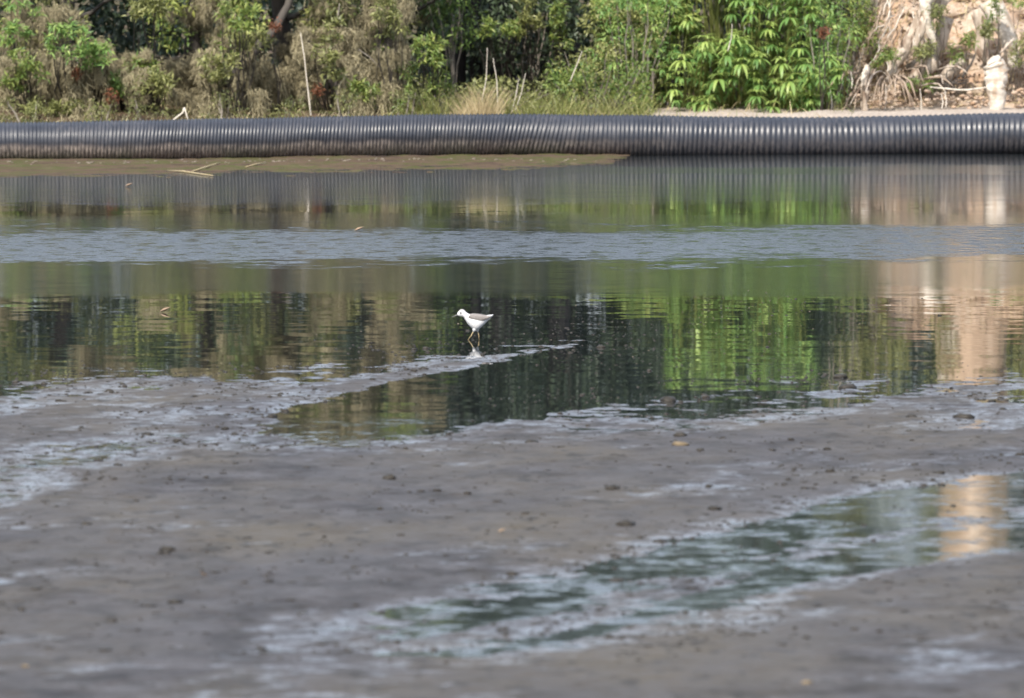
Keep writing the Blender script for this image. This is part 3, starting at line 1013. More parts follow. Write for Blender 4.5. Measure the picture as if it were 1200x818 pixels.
# ------------------------------------------------------------------ grasses
def tuft(name, px, py_base, h_px, w_px, d, mat, label, n=160, W=0.012, splay=0.5, cat='grass tuft', group=None):
    p = at(px, py_base, d)
    gz = ground_z(p.x, d)
    t = empty(name, (p.x, d, gz), label, cat, group)
    pm = d / FPX
    P = np.stack([rng.normal(size=n) * w_px * 0.22 * pm, rng.normal(size=n) * 0.10, np.zeros(n) - 0.01], 1)
    D = np.stack([P[:, 0] / (w_px * 0.5 * pm) * splay * 0.6 + rng.normal(size=n) * splay * 0.35, rng.normal(size=n) * splay * 0.4 - 0.1, np.ones(n)], 1)
    L = h_px * pm * rng.uniform(0.5, 1.15, n)
    V, F, m = ribbons(P, D, L, W, np.stack([np.sign(D[:, 0]) * 0.5, D[:, 1], -np.ones(n) * 0.35], 1), 4)
    o = Acc(); o.add(V, F, np.repeat(np.clip(0.5 + rng.normal(size=n) * 0.25, 0, 1), m))
    o.build('blades', mat, t)
    return t


tuft('straw_tuft', 565, 134, 46, 46, 135.0, M_DRY, 'tall tuft of pale straw grass rising behind the middle of the pipe', 340, 0.010, 0.45)
tuft('straw_tuft', 545, 134, 30, 34, 134.8, M_DRY, 'low straw tuft at the left foot of the tall pale tuft', 160, 0.013, 0.6)
gt = [(492, 36, 'left of the straw tuft'), (516, 44, 'close to the left side of the straw tuft'), (598, 42, 'right beside the straw tuft'), (622, 50, 'with long arching blades right of the dead stems'),
      (650, 46, 'in front of the leaning shaded trunk'), (672, 36, 'below the small pale twig'), (698, 40, 'at the left side of the olive thicket'), (722, 42, 'at the foot of the olive thicket'), (748, 34, 'between thicket and bright shrub')]
for px, h_, lb in gt:
    tuft('grass_tuft', px, 134, h_, 50, 135.2 + random.uniform(-0.3, 0.4), M_GRASS, 'green grass tuft ' + lb, 90, 0.013, 0.95, group='green grass tufts behind the pipe')
for px, lb in [(690, 'left of'), (712, 'nearest the left of'), (735, 'amid the grass left of'), (762, 'touching')]:
    tuft('straw_tuft', px, 134, 22, 36, 134.9, M_DRY, 'small straw tuft ' + lb + ' the start of the sand strip', 90, 0.012, 0.7, group='small straw tufts behind the pipe')
A = Acc()
n = 5200
pxr = rng.uniform(-250, 1000, n)
d_ = rng.uniform(134.3, 138.5, n)
keep = ((pxr < 760) & (pxr > 450)) | ((d_ > 137.6) & (pxr > 450)) | (rng.uniform(0, 1, n) < 0.12)
pxr, d_ = pxr[keep], d_[keep]
P = np.array([[(a - 600) / FPX * b, b, ground_z((a - 600) / FPX * b, b) - 0.01] for a, b in zip(pxr, d_)])
nn = len(P)
V, F, m = ribbons(P, np.stack([rng.normal(size=nn) * .5, rng.normal(size=nn) * .5, np.ones(nn)], 1), rng.uniform(0.08, 0.32, nn), 0.012, np.stack([rng.normal(size=nn) * .6, rng.normal(size=nn) * .4, -np.ones(nn) * .5], 1), 3)
A.add(V, F, np.repeat(rng.uniform(0, 1, nn), m))
tag(A.build('ground_grass', M_GRASS), 'thin rough grass covering the ground behind the pipe', 'grass', kind='stuff')
A = Acc()
n = 2600
pxr = rng.uniform(-250, 1000, n); d_ = rng.uniform(134.3, 138.5, n)
keep = ((pxr < 745) & (pxr > 450)) | ((d_ > 137.8) & (pxr > 450)) | (rng.uniform(0, 1, n) < 0.2)
pxr, d_ = pxr[keep], d_[keep]
P = np.array([[(a - 600) / FPX * b, b, ground_z((a - 600) / FPX * b, b) - 0.01] for a, b in zip(pxr, d_)])
nn = len(P)
V, F, m = ribbons(P, np.stack([rng.normal(size=nn) * .8, rng.normal(size=nn) * .5, np.ones(nn) * .7], 1), rng.uniform(0.08, 0.28, nn), 0.013, np.stack([rng.normal(size=nn) * .6, rng.normal(size=nn) * .4, -np.ones(nn) * .9], 1), 3)
A.add(V, F, np.repeat(rng.uniform(0, 1, nn), m))
tag(A.build('dead_grass', M_DRY), 'dead straw and litter mixed into the rough bank grass', 'grass', kind='stuff')

A = Acc()
n = 2600
pxr = rng.uniform(-300, 490, n); d_ = rng.uniform(134.0, 135.6, n)
P = np.array([[(a - 600) / FPX * b, b, ground_z((a - 600) / FPX * b, b) - 0.01] for a, b in zip(pxr, d_)])
V, F, m = ribbons(P, np.stack([rng.normal(size=n) * .7, rng.normal(size=n) * .5, np.ones(n) * .9], 1), rng.uniform(0.05, 0.20, n), 0.016, np.stack([rng.normal(size=n) * .6, rng.normal(size=n) * .4, -np.ones(n) * .6], 1), 3)
A.add(V, F, np.repeat(rng.uniform(0, 1, n), m))
tag(A.build('low_weeds', M_MOSS), 'short grey-brown weeds along the ground behind the left half of the pipe', 'weeds', kind='stuff')

# olive small-leaved thicket left of and above the bright shrub
def thicket(px, py, w_px, h_px, d, mat, label, n, L, W, tint=0.5, up=0.0, gs=(0.16, 0.15, 0.13), cnt=70):
    c = at(px, py, d); pm = d / FPX
    gz = ground_z(c.x, d)
    t = empty('thicket', (c.x, d, gz), label, 'shrub')
    A, B = Acc(), Acc()
    for i in range(n):
        ex = random.uniform(-.5, .5) * w_px * pm; ez = c.z - gz + random.uniform(-.5, .5) * h_px * pm; ey = random.uniform(-.5, .4)
        tip = Vector((ex, ey, max(ez, 0.1)))
        if i % 2 == 0:
            V, F = tube(wiggle((ex * .4, ey * .3, 0), tip, 5, 0.1, i + px), [0.016, 0.013, 0.011, 0.009, 0.007, 0.004], 5)
            B.add(V, [f for f in F if len(f) == 4])
        cluster_cloud(A, tip, gs, cnt, L, W, tint=tint + random.uniform(-.2, .2), tv=0.2)
    A.build('foliage', mat, t)
    if B.V: B.build('stem', M_GREYBARK, t)['kind'] = 'stuff'
    return t


thicket(735, 62, 90, 110, 137.6, M_OLIVE, 'olive small-leaved thicket between the shaded gap and the bright shrub', 60, 0.07, 0.03, 0.6)
thicket(560, 112, 200, 36, 136.6, M_OLIVE, 'low olive weeds spreading around the foot of the straw tuft', 60, 0.06, 0.022, 0.55, gs=(.16, .12, .10), cnt=60)
thicket(700, 104, 110, 50, 136.4, M_GREEN, 'low green weeds between the arching grass and the olive thicket', 40, 0.07, 0.024, 0.5, gs=(.16, .12, .12), cnt=60)
for px, py, w_, h_, lb in [(-60, 126, 90, 40, 'low olive weeds at the left edge behind the pipe'), (35, 130, 60, 26, 'low olive weeds under the green tufts at the left'),
                           (118, 132, 40, 20, 'low olive weeds under the larger rusty leaves'), (178, 128, 50, 30, 'low olive weeds left of the bent yellowish stem'),
                           (262, 124, 44, 34, 'low olive weeds under the foot of the leaning log'), (330, 126, 40, 24, 'low olive weeds left of the white stick foot'),
                           (398, 120, 44, 34, 'low olive weeds right of the white stick foot'), (470, 118, 40, 36, 'low olive weeds under the last hanging moss')]:
    thicket(px, py, w_, h_, 135.0, M_OLIVE, lb, 8, 0.05, 0.018, 0.4, gs=(.12, .10, .07), cnt=40)['group'] = 'low olive weeds behind the pipe'
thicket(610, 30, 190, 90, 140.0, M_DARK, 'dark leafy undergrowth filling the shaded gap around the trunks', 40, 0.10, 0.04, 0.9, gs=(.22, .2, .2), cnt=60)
thicket(530, 20, 60, 60, 139.2, M_GREEN, 'dim green branches at the left top of the shaded gap', 14, 0.09, 0.035, 0.2, gs=(.2, .2, .14), cnt=50)
thicket(760, 12, 120, 60, 138.2, M_GREEN, 'green round-leaved thicket over the left half of the bright shrub', 46, 0.10, 0.05, 0.6)
thicket(985, 20, 70, 70, 138.4, M_GREEN, 'green thicket at the top between the bright shrub and the root bank', 34, 0.07, 0.025, 0.6)
thicket(870, -60, 240, 110, 139.2, M_DARK, 'dark leafy thicket rising behind the bright shrub', 70, 0.10, 0.045, 0.6, cnt=90)
thicket(1010, -150, 90, 260, 139.6, M_OLIVE, 'tall olive thicket left of the big pale trunk', 50, 0.10, 0.04, 0.6)
thicket(1225, -60, 60, 150, 139.8, M_OLIVE, 'olive thicket on the bank right of the big pale trunk', 26, 0.09, 0.04, 0.6)

# ------------------------------------------------------------------ the bright large-leaved shrub
def big_leaf_mesh(v):
    k = 5
    V, F = [], []
    for i in range(k + 1):
        t = i / k
        wd = 0.118 * math.sin(math.pi * min(1, (t * 0.93 + 0.05))) ** 0.8
        zc = 0.10 * math.sin(t * 2.2) - (0.42 + 0.1 * v) * t * t
        V += [(-wd, t, zc + 0.35 * wd), (0, t, zc), (wd, t, zc + 0.35 * wd)]
    for i in range(k):
        a = i * 3
        F += [[a, a + 1, a + 4, a + 3], [a + 1, a + 2, a + 5, a + 4]]
    m = mesh('leaf', V, F, True, np.full(len(V), 0.35 + 0.25 * v))
    m.materials.append(M_SHRUB)
    return m


BL = [big_leaf_mesh(v) for v in (0, 1, 2)]


def leafy_shrub(label, whorls, d0, n_obj):
    """whorls: list of (px, py, size px); the first n_obj have separate leaves"""
    cx = sum(q[0] for q in whorls) / len(whorls)
    c = at(cx, 120, d0)
    gz = ground_z(c.x, d0)
    t = empty('broadleaf_shrub', (c.x, d0, gz), label, 'shrub', 'bright large-leaved shrubs behind the pipe')
    org = t.location
    St, A = Acc(), Acc()
    for i, (px, py, sz) in enumerate(whorls):
        d = d0 + (random.uniform(-0.45, 0.15) if i < n_obj else random.uniform(0.0, 1.2))
        p = at(px, py, d) - org
        L0 = 1.06 * sz * d / FPX
        V, F = tube(wiggle((p.x * 0.6, p.y * .3 + .6, 0), p, 5, 0.06, i + px), [0.010, 0.009, 0.008, 0.007, 0.006, 0.004], 6)
        St.add(V, [f for f in F if len(f) == 4])
        for tier in range(2):
            nl = 8 if i < n_obj else 10
            if tier and i < n_obj: nl = 10
            a0 = random.uniform(0, 6.28)
            for k in range(nl):
                a = a0 + k * 2 * math.pi / nl + random.uniform(-.25, .25)
                el = random.uniform(0.1, 0.7) - 0.65 * tier
                dv = Vector((math.cos(a) * math.cos(el), math.sin(a) * math.cos(el), math.sin(el)))
                L = L0 * random.uniform(0.65, 1.1) * (0.75 if tier == 0 else 1.0)
                pp = p + Vector((0, 0, -0.06 * tier))
                q = dv.to_track_quat('Y', 'Z')
                if i < n_obj and tier == 1:
                    o = bpy.data.objects.new('leaf', BL[random.randrange(3)])
                    COL.objects.link(o); o.parent = t
                    o.location = pp; o.rotation_mode = 'QUATERNION'; o.rotation_quaternion = q
                    o.scale = (L, L, L)
                else:
                    m = BL[2 if tier == 0 else random.randrange(2)]
                    co = np.array([tuple(pp + q @ (v.co * L)) for v in m.vertices])
                    A.add(co, [list(f.vertices) for f in m.polygons], 0.85 if tier == 0 else random.uniform(.15, .75))
    St.build('stem', M_GRASS, t, smooth=True)
    f = A.build('foliage', M_SHRUB, t)
    f['kind'] = 'stuff'
    return t


def whl(pts, extra, box):
    l = [(x, y, s) for x, y, s in pts]
    for _ in range(extra):
        l.append((random.uniform(box[0], box[1]), random.uniform(box[2], box[3]), random.uniform(9, 20)))
    return l


leafy_shrub('bright green large-leaved shrub at the left with drooping leaves by the olive thicket', whl([(800, 66, 21), (826, 44, 19), (806, 20, 15), (720, 68, 16), (790, 100, 16)], 40, (775, 838, 25, 118)), 136.8, 5)
leafy_shrub('bright green large-leaved shrub low in the middle over the sand strip', whl([(842, 88, 21), (828, 118, 17), (868, 70, 18), (852, 60, 18)], 38, (822, 890, 40, 122)), 136.6, 4)
leafy_shrub('bright green large-leaved shrub with starry tops right of the middle one', whl([(887, 108, 19), (925, 90, 22), (916, 70, 19), (905, 120, 15)], 38, (880, 950, 60, 122)), 136.5, 4)
leafy_shrub('bright green large-leaved shrub reaching the top of the view', whl([(900, 30, 17), (925, 16, 19), (872, 46, 18), (880, 12, 16), (938, 52, 17)], 52, (850, 960, -20, 60)), 137.2, 5)
leafy_shrub('slim bright green shrub at the right next to the bare roots', whl([(962, 88, 15), (950, 112, 15), (972, 66, 14), (945, 70, 14), (1002, 38, 12)], 26, (935, 985, 55, 120)), 136.7, 5)
leafy_shrub('tall bright green shrub hanging above the view over the others', whl([(830, -30, 24), (860, -60, 24), (890, -40, 22), (820, -75, 22), (850, -100, 20), (920, -30, 20)], 110, (785, 955, -115, -5)), 137.6, 6)

thicket(745, 40, 90, 90, 137.2, M_SHRUB, 'yellow-green fine-leaved thicket at the left of the large-leaved shrubs', 34, 0.075, 0.026, 0.55, gs=(.14, .13, .12), cnt=45)
thicket(965, 60, 60, 110, 137.3, M_SHRUB, 'yellow-green fine-leaved thicket between the large-leaved shrubs and the hanging roots', 26, 0.075, 0.024, 0.5, gs=(.13, .12, .12), cnt=45)
thicket(690, 90, 70, 70, 137.0, M_OLIVE, 'sunny olive thicket over the small straw tufts', 24, 0.06, 0.022, 0.7, gs=(.13, .12, .12), cnt=45)

# ------------------------------------------------------------------ big pale tree on the root bank
b = at(1138, -8, 139.2)
T = empty('pale_tree', (b.x, b.y, 1.5), 'big pale-barked tree on the eroded bank with bare spreading roots', 'tree')
org = T.location


def rel(px, py, d):
    return at(px, py, d) - org


tp = [rel(1140, 40, 140.6), rel(1139, -12, 140.5), rel(1138, -60, 140.4), rel(1138, -140, 140.4), rel(1141, -260, 140.4), rel(1146, -400, 140.5), rel(1150, -560, 140.6)]
tube_obj('trunk', tp, [0.62, 0.54, 0.50, 0.48, 0.46, 0.42, 0.32], M_TRUNK, T, 22, 0.22, 2)
for i, (pa, pb, r) in enumerate([((1150, -560), (1080, -720), .2), ((1150, -560), (1210, -740), .22), ((1150, -540), (1150, -760), .2)]):
    tube_obj('limb', wiggle(rel(*pa, 139.6), rel(*pb, 139.6 + i * .6), 5, 0.1, i), np.linspace(r, r * .3, 6), M_TRUNK, T, 10, 0.1)
roots = [
    ([(1098, -14), (1084, 2), (1086, 22), (1091, 40), (1098, 56)], [.12, .085, .075, .06, .03], 137.9, M_WHITE),
    ([(1110, -10), (1084, 18), (1070, 40), (1058, 60), (1048, 78), (1043, 92)], [.16, .12, .10, .09, .07, .045], 138.2, M_PALE),
    ([(1084, 20), (1080, 36), (1074, 50), (1070, 66)], [.06, .06, .05, .03], 137.9, M_PALE),
    ([(1060, 58), (1046, 70), (1044, 84), (1038, 96)], [.05, .045, .035, .02], 137.8, M_PALE),
    ([(1160, 0), (1172, 26), (1180, 42), (1184, 60), (1189, 77)], [.16, .15, .13, .10, .08], 138.0, M_WHITE),
    ([(1150, 10), (1154, 36), (1150, 60), (1158, 74)], [.13, .10, .08, .05], 138.6, M_PALE),
    ([(1110, 20), (1100, 50), (1084, 74), (1066, 86)], [.10, .10, .12, .10], 138.5, M_PALE),
    ([(1098, 68), (1082, 82), (1072, 96), (1060, 100)], [.10, .14, .12, .05], 138.3, M_PALE),
    ([(1130, 70), (1116, 82), (1104, 92)], [.07, .10, .06], 138.2, M_PALE),
]
for pts, rr, d, mt in roots:
    Q, R = [], []
    P = [rel(x, y, d) for x, y in pts]
    for i in range(len(P) - 1):
        for k in range(3):
            Q.append(P[i].lerp(P[i + 1], k / 3)); R.append(rr[i] + (rr[i + 1] - rr[i]) * k / 3)
    Q.append(P[-1]); R.append(rr[-1])
    tube_obj('root', Q, R, mt, T, 10, 0.28, pts[0][0] * 0.1)
A = Acc()
for k in range(60):
    a = rng.uniform(0, 6.28); q = rng.uniform(0.3, 2.4)
    cluster_cloud(A, (q * math.cos(a), q * math.sin(a) + .4, rng.uniform(6.2, 9.4)), (0.6, 0.6, 0.4), 110, 0.14, 0.055, tint=rng.uniform(0.2, 0.8))
A.build('crown', M_DARK, T)
A = Acc()
for k in range(46):
    a = random.choice([-1, 1]) * random.uniform(.35, 1.25)
    cluster_cloud(A, (math.sin(a) * .6, 1.2 - math.cos(a) * .55, rng.uniform(.9, 6.4)), (0.14, 0.12, 0.24), 50, 0.08, 0.035, tint=rng.uniform(0.3, 0.9))
A.build('climbing_leaves', M_OLIVE, T)['kind'] = 'stuff'

# hanging roots and the fan of rootlets
fan = [(1044, 92), (1040, 96), (1028, 96)]
F_ = empty('root_fan', at(1044, 92, 137.3), 'fan of bare brown roots spreading down to the sand strip', 'roots')
for i in range(34):
    a = random.uniform(-1.25, 1.25)
    ln = random.uniform(12, 40)
    s0 = (1040 + random.gauss(0, 22), 92 + random.uniform(-12, 10))
    a = a * .5 + (s0[0] - 1040) / 45
    e = (s0[0] + math.sin(a) * ln * 1.1, min(s0[1] + math.cos(a) * ln * 0.9 + 4, 131))
    P0, P3 = at(*s0, 137.4), at(*e, 136.8 + random.uniform(-.3, .3))
    mid = P0.lerp(P3, 0.5) + Vector((math.sin(a) * 0.06, -0.1, 0.08))
    r = random.uniform(0.007, 0.02)
    tube_obj('root', [p - F_.location for p in (P0, P0.lerp(mid, .5) + Vector((0, 0, .02)), mid, mid.lerp(P3, .5) + Vector((0, 0, .01)), P3)], [r, r * .9, r * .8, r * .6, r * .3], M_ROOTLET if i % 3 else M_PALE, F_, 5)
G_ = empty('hanging_roots', at(1062, 10, 138.4), 'tangle of thin brown roots hanging left of the forked pale root', 'roots')
for i in range(44):
    s0 = (random.uniform(1036, 1092), random.uniform(-14, 50))
    e = (s0[0] - random.uniform(-6, 26), s0[1] + random.uniform(18, 55))
    P0, P3 = at(*s0, 138.4), at(*e, 137.9 + random.uniform(-.3, .3))
    r = random.uniform(0.006, 0.013)
    tube_obj('root', [p - G_.location for p in wiggle(P0, P3, 5, 0.16, i + 50)], [r, r, r * .9, r * .8, r * .6, r * .4], M_ROOTLET if i % 3 else M_TWIG, G_, 5)

# rounded bleached stump and small post
def lumpy(name, pts, radii, d, mat, label, cat, seg=18, wob=0.26, flat=0.8):
    P = [at(x, y, d) for x, y in pts]
    o0 = P[-1].copy()
    Q, R = [], []
    for i in range(len(P) - 1):
        for k in range(4):
            t = k / 4
            Q.append(P[i].lerp(P[i + 1], t)); R.append((radii[i] * (1 - t) + radii[i + 1] * t) * (1 + 0.035 * math.sin((i * 4 + k) * 2.1)))
    Q.append(P[-1]); R.append(radii[-1])
    V, F = tube(Q, R, seg, wob, pts[0][0] * .1, flat=flat)
    o = link(name, mesh(name, V - np.array(o0), F, True, np.full(len(V), .5)), mat, loc=o0)
    return tag(o, label, cat)


lumpy('bleached_stump', [(1160, 69), (1163, 72), (1166, 78), (1168, 90), (1167, 104), (1169, 118), (1167, 134)], [.05, .13, .165, .15, .135, .115, .09], 136.9, M_WHITE, 'thick white ringed stump narrowing to its foot on the sand strip', 'stump')
lumpy('small_stump', [(1015, 76), (1016, 80), (1014, 88), (1012, 100)], [.02, .045, .055, .04], 136.9, M_WHITE, 'small pale knob of wood standing over the root fan', 'stump', 8)
lumpy('small_stump', [(1012, 98), (1014, 108), (1012, 120), (1014, 132)], [.05, .06, .05, .04], 137.0, M_PALE, 'short tan stub under the small pale knob', 'stump', 8)
# tangle of dark dead twigs
K = empty('dead_twigs', at(1112, 98, 137.2), 'star of dark dead twigs on the bank left of the white stump', 'twigs')
for i in range(16):
    a = i / 16 * 6.28 + random.uniform(-.2, .2)
    ln = random.uniform(0.12, 0.36)
    r = random.uniform(.006, .013)
    tube_obj('twig', wiggle((0, 0, 0), (math.cos(a) * ln * 1.2, random.uniform(-.15, .1), math.sin(a) * ln * .7), 4, .2, i), [r, r, r * .8, r * .6, r * .3], M_BARK, K, 5)
stick('dead_branch', [(1090, 102), (1112, 104), (1134, 106), (1160, 102)], [.008, .012, .014, .006], 136.9, M_TWIG, 'thin pale branch lying level left of the white stump')
stick('dead_branch', [(1128, 92), (1138, 76), (1143, 62)], [.02, .016, .008], 137.4, M_BARK, 'short dark branch standing left over the white stump')
stick('dead_branch', [(1172, 62), (1182, 52), (1188, 46)], [.014, .014, .01], 137.3, M_PALE, 'thin branch slanting across the bleached right root')
for i, (x, y0, y1) in enumerate([(1079, 104, 130), (1104, 110, 128), (1108, 108, 126), (998, 84, 104), (974, 106, 128), (1040, 72, 84)]):
    stick('dry_stalk', [(x, y1), (x + 1, (y0 + y1) / 2), (x - 1, y0)], [.008, .007, .004], 136.8, M_TWIG,
          ['pale stem standing under the dead twigs by the roots', 'thin stem left of two at the foot of the bank', 'thin stem right of two at the foot of the bank',
           'thin stem between the bright shrub and the small pale knob', 'short stem at the right foot of the bright shrub', 'short stem on top of the root fan'][i], 'stalk')['group'] = 'pale dead stems along the bank'
# plants on the bank
for px, py, w_, h_, mt, lb in [(1127, 58, 24, 34, M_GREEN, 'dark green sprig in the middle of the eroded bank'), (1105, 22, 26, 30, M_OLIVE, 'olive sprig right of the forked pale root'),
                               (1085, 96, 40, 18, M_GREEN, 'low green sprig on the ledge above the dead twigs'), (1180, 12, 44, 30, M_GREEN, 'green sprigs at the top right corner of the bank'),
                               (1198, 60, 20, 34, M_OLIVE, 'olive sprig at the right edge beside the white root'), (1036, 66, 26, 24, M_GREEN, 'green sprig left of the leaning pale root'),
                               (1158, 34, 14, 20, M_OLIVE, 'small olive sprig between the two pale roots'), (1082, 60, 18, 14, M_OLIVE, 'tiny olive sprig in the fork of the pale roots')]:
    sprig_bush('bank_sprig', px, py, w_, h_, 137.6, mt, lb, 'plant', 'sprigs growing on the eroded bank', n=6, L=0.09, W=0.024, tint=0.5, stem=M_GREYBARK)
# loose clods and stones on the bank
def rock_mesh(seed):
    r = np.random.default_rng(seed)
    ph, th = np.meshgrid(np.linspace(0, 2 * np.pi, 8, endpoint=False), np.linspace(0.5, 2.64, 4))
    u = np.stack([np.sin(th) * np.cos(ph), np.sin(th) * np.sin(ph), np.cos(th)], -1).reshape(-1, 3)
    V = np.concatenate([[[0, 0, 1]], u, [[0, 0, -1]]]) * r.uniform(0.75, 1.2, (34, 1))
    F = []
    for i in range(8): F.append([0, 1 + i, 1 + (i + 1) % 8])
    for k in range(3):
        for i in range(8):
            a = 1 + k * 8
            F.append([a + i, a + 8 + i, a + 8 + (i + 1) % 8, a + (i + 1) % 8])
    for i in range(8): F.append([33, 25 + (i + 1) % 8, 25 + i])
    return V, F


def scatter_rocks(name, pts, mat, label, cat, zs=0.6):
    A = Acc()
    for i, (x, y, zz, s) in enumerate(pts):
        V, F = rock_mesh(int(i % 12))
        a = random.uniform(0, 6.28)
        V = V * np.array([s * random.uniform(.8, 1.5), s, s * zs])
        V = np.stack([V[:, 0] * math.cos(a) - V[:, 1] * math.sin(a), V[:, 0] * math.sin(a) + V[:, 1] * math.cos(a), V[:, 2]], 1)
        V = V + np.array([x, y, zz])
        A.V.append(V); A.T.append(np.full(len(V), random.random())); A.F.append(np.array([0])); A.F[-1] = [[q + A.n for q in f] for f in F]; A.n += len(V)
    allF = [f for a in A.F for f in a]
    m = mesh(name, np.concatenate(A.V), allF, True, np.concatenate(A.T))
    return tag(link(name, m, mat), label, cat, kind='stuff')


pts = []
for i in range(150):
    p = at(random.uniform(985, 1240), random.uniform(104, 131), random.uniform(136.9, 137.9))
    pts.append((p.x, p.y, max(p.z, .46), random.uniform(.015, .05)))
scatter_rocks('earth_clods', pts, M_BANK, 'loose pale clods of earth at the foot of the eroded bank', 'clods')

# dry litter over the bank
A = Acc()
n = 3400
qi, qj = rng.integers(4, BX.shape[0] - 1, n), rng.integers(0, BX.shape[1] - 1, n)
P = np.stack([BX[qi, qj], BY[qi, qj] - 0.03, BZ[qi, qj] + 0.02], 1) + rng.normal(size=(n, 3)) * 0.02
V, F, m = ribbons(P, np.stack([rng.normal(size=n), -np.abs(rng.normal(size=n)) * .5, rng.normal(size=n) * .7 - .2], 1), rng.uniform(0.06, 0.30, n), 0.013, np.stack([rng.normal(size=n) * .5, -np.ones(n) * .2, -np.ones(n) * .7], 1), 3)
A.add(V, F, np.repeat(rng.uniform(0, 1, n), m))
P2 = P[: n // 3]
V, F = leaves(P2, rng.normal(size=(len(P2), 3)), np.array([0, -1, .6]) + rng.normal(size=(len(P2), 3)) * .5, .06, .035, .2)
A.add(V, F, .4)
n = 2200
qi, qj = rng.integers(2, BX.shape[0] - 1, n), rng.integers(0, BX.shape[1] - 1, n)
P = np.stack([BX[qi, qj], BY[qi, qj] - 0.04, BZ[qi, qj] + 0.02], 1) + rng.normal(size=(n, 3)) * 0.03
A2 = Acc()
V, F = leaves(P, rng.normal(size=(n, 3)), np.array([0, -1, .6]) + rng.normal(size=(n, 3)) * .6, rng.uniform(.05, .12, n), .04, .25)
A2.add(V, F, np.repeat(rng.uniform(0, 1, n), 5))
tag(A2.build('leaf_litter', M_LITTER), 'brown dead leaves caught on the eroded bank', 'litter', kind='stuff')
tag(A.build('bank_litter', M_DRY), 'dry straw and dead leaves littering the eroded bank', 'litter', kind='stuff')

# ------------------------------------------------------------------ things on the mud
def mat_simple(name, a, b, scale, rough, spec=.5):
    k = NT(name)
    n1 = k.noise(scale, 4, .6, k.pos())
    k.l(k.ramp(n1.outputs[0], [(.3, a), (.7, b)]), k.b.inputs['Base Color'])
    k.b.inputs['Roughness'].default_value = rough
    k.b.inputs['Specular IOR Level'].default_value = spec
    k.bump(n1.outputs[0], .4, .004)
    return k.m


M_SILT = mat_simple('shore_silt', (.08, .062, .045), (.20, .16, .12), 14, .8)
M_CLOD = mat_simple('wet_clod', (.014, .012, .009), (.045, .038, .03), 30, .6, .25)
M_TAN = mat_simple('tan_clod', (.10, .075, .045), (.20, .15, .09), 20, .7, .2)
M_PEBBLE = mat_simple('pale_pebble', (.45, .40, .32), (.65, .60, .50), 20, .7)
pts = []
tries = 0
while len(pts) < 3000 and tries < 60000:
    tries += 1
    d = random.uniform(40, 71)
    x = random.uniform(-3.9, 3.9)
    if abs(x) > d * 0.055: continue
    zz = ground_z(x, d)
    den = 0.35 + 0.65 * (noise.noise(Vector((x * .9, d * .25, 3))) > 0.05)
    edge = 1.0 if abs(zz) < .008 else .35
    if zz < -0.006 or random.random() > den * edge: continue
    s = .0048 * math.exp(abs(random.gauss(0, .62)))
    if noise.noise(Vector((x * 2.5, d * .8, 9))) < .0 and random.random() < .7: continue
    pts.append((x, d, max(zz, -.002) + s * .1, s))
scatter_rocks('mud_clods', pts, M_CLOD, 'small dark mud crumbs and lumps strewn over the wet flat', 'mud lumps', .5)
# scum and bits floating in the dark calm water right of the bird
pts = []
for i in range(170):
    px, py = random.gauss(880, 90), random.gauss(372, 22)
    if i % 3 == 0: px, py = random.uniform(620, 1180), random.uniform(350, 445)
    if i % 7 == 0: px, py = random.uniform(20, 540), random.uniform(345, 435)
    p = ground(px, py)
    if ground_z(p.x, p.y) < -.004: pts.append((p.x, p.y, .001, random.uniform(.0025, .007)))
scatter_rocks('floating_bits', pts, M_SILT, 'tiny bits of scum floating on the calm dark water', 'scum', .35)

pts = []
for i in range(900):
    px, py = random.uniform(-60, 1260), random.uniform(470, 770)
    if noise.noise(Vector((px * .006, py * .018, 4))) < random.uniform(-.35, .35): continue
    p = ground(px, py)
    zz = ground_z(p.x, p.y)
    if zz < .004: continue
    pts.append((p.x, p.y, zz, random.uniform(.008, .03)))
scatter_rocks('mud_cakes', pts, M_CLOD, 'flat dark cakes of mud scattered over the wet flat', 'mud lumps', .22)
pts = []
for (cx_, cy_, sx_, sy_, nn_) in [(690, 402, 60, 18, 260), (500, 412, 60, 10, 130), (900, 445, 90, 8, 160), (250, 436, 150, 8, 160), (950, 365, 60, 16, 60), (640, 468, 80, 8, 90), (860, 640, 150, 22, 60), (1000, 600, 90, 16, 40)]:
    for i in range(nn_):
        p = ground(random.gauss(cx_, sx_), random.gauss(cy_, sy_))
        s_ = .004 * math.exp(abs(random.gauss(0, .6)))
        pts.append((p.x, p.y, max(ground_z(p.x, p.y), -.001) + s_ * .1, s_))
scatter_rocks('mud_crumbs', pts, M_CLOD, 'dark crumbs of mud breaking the shallow water and its edges', 'mud lumps', .5)
groups = [(797, 527, .035, M_TAN, 'tan mound of dried mud on the flat above the channel', 'mud lump'),
          (456, 565, .030, M_CLOD, 'dark lump alone on the mud left of the middle', 'mud lump'),
          (1131, 491, .045, M_CLOD, 'dark lump on the mud near the right edge of the view', 'mud lump'),
          (205, 712, .028, M_CLOD, 'dark lump on the near mud at the lower left', 'mud lump'),
          (722, 680, .030, M_CLOD, 'dark brown lump rising from the near channel', 'mud lump'),
          (945, 808, .016, M_TAN, 'pale yellowish pebble at the bottom of the view', 'pebble'),
          (30, 787, .012, M_TAN, 'small tan pebble at the lower left corner', 'pebble'),
          (600, 675, .022, M_CLOD, 'dark lump at the near edge of the mud above the channel', 'mud lump'),
          (838, 600, .026, M_CLOD, 'dark lump on the far edge of the near channel', 'mud lump')]
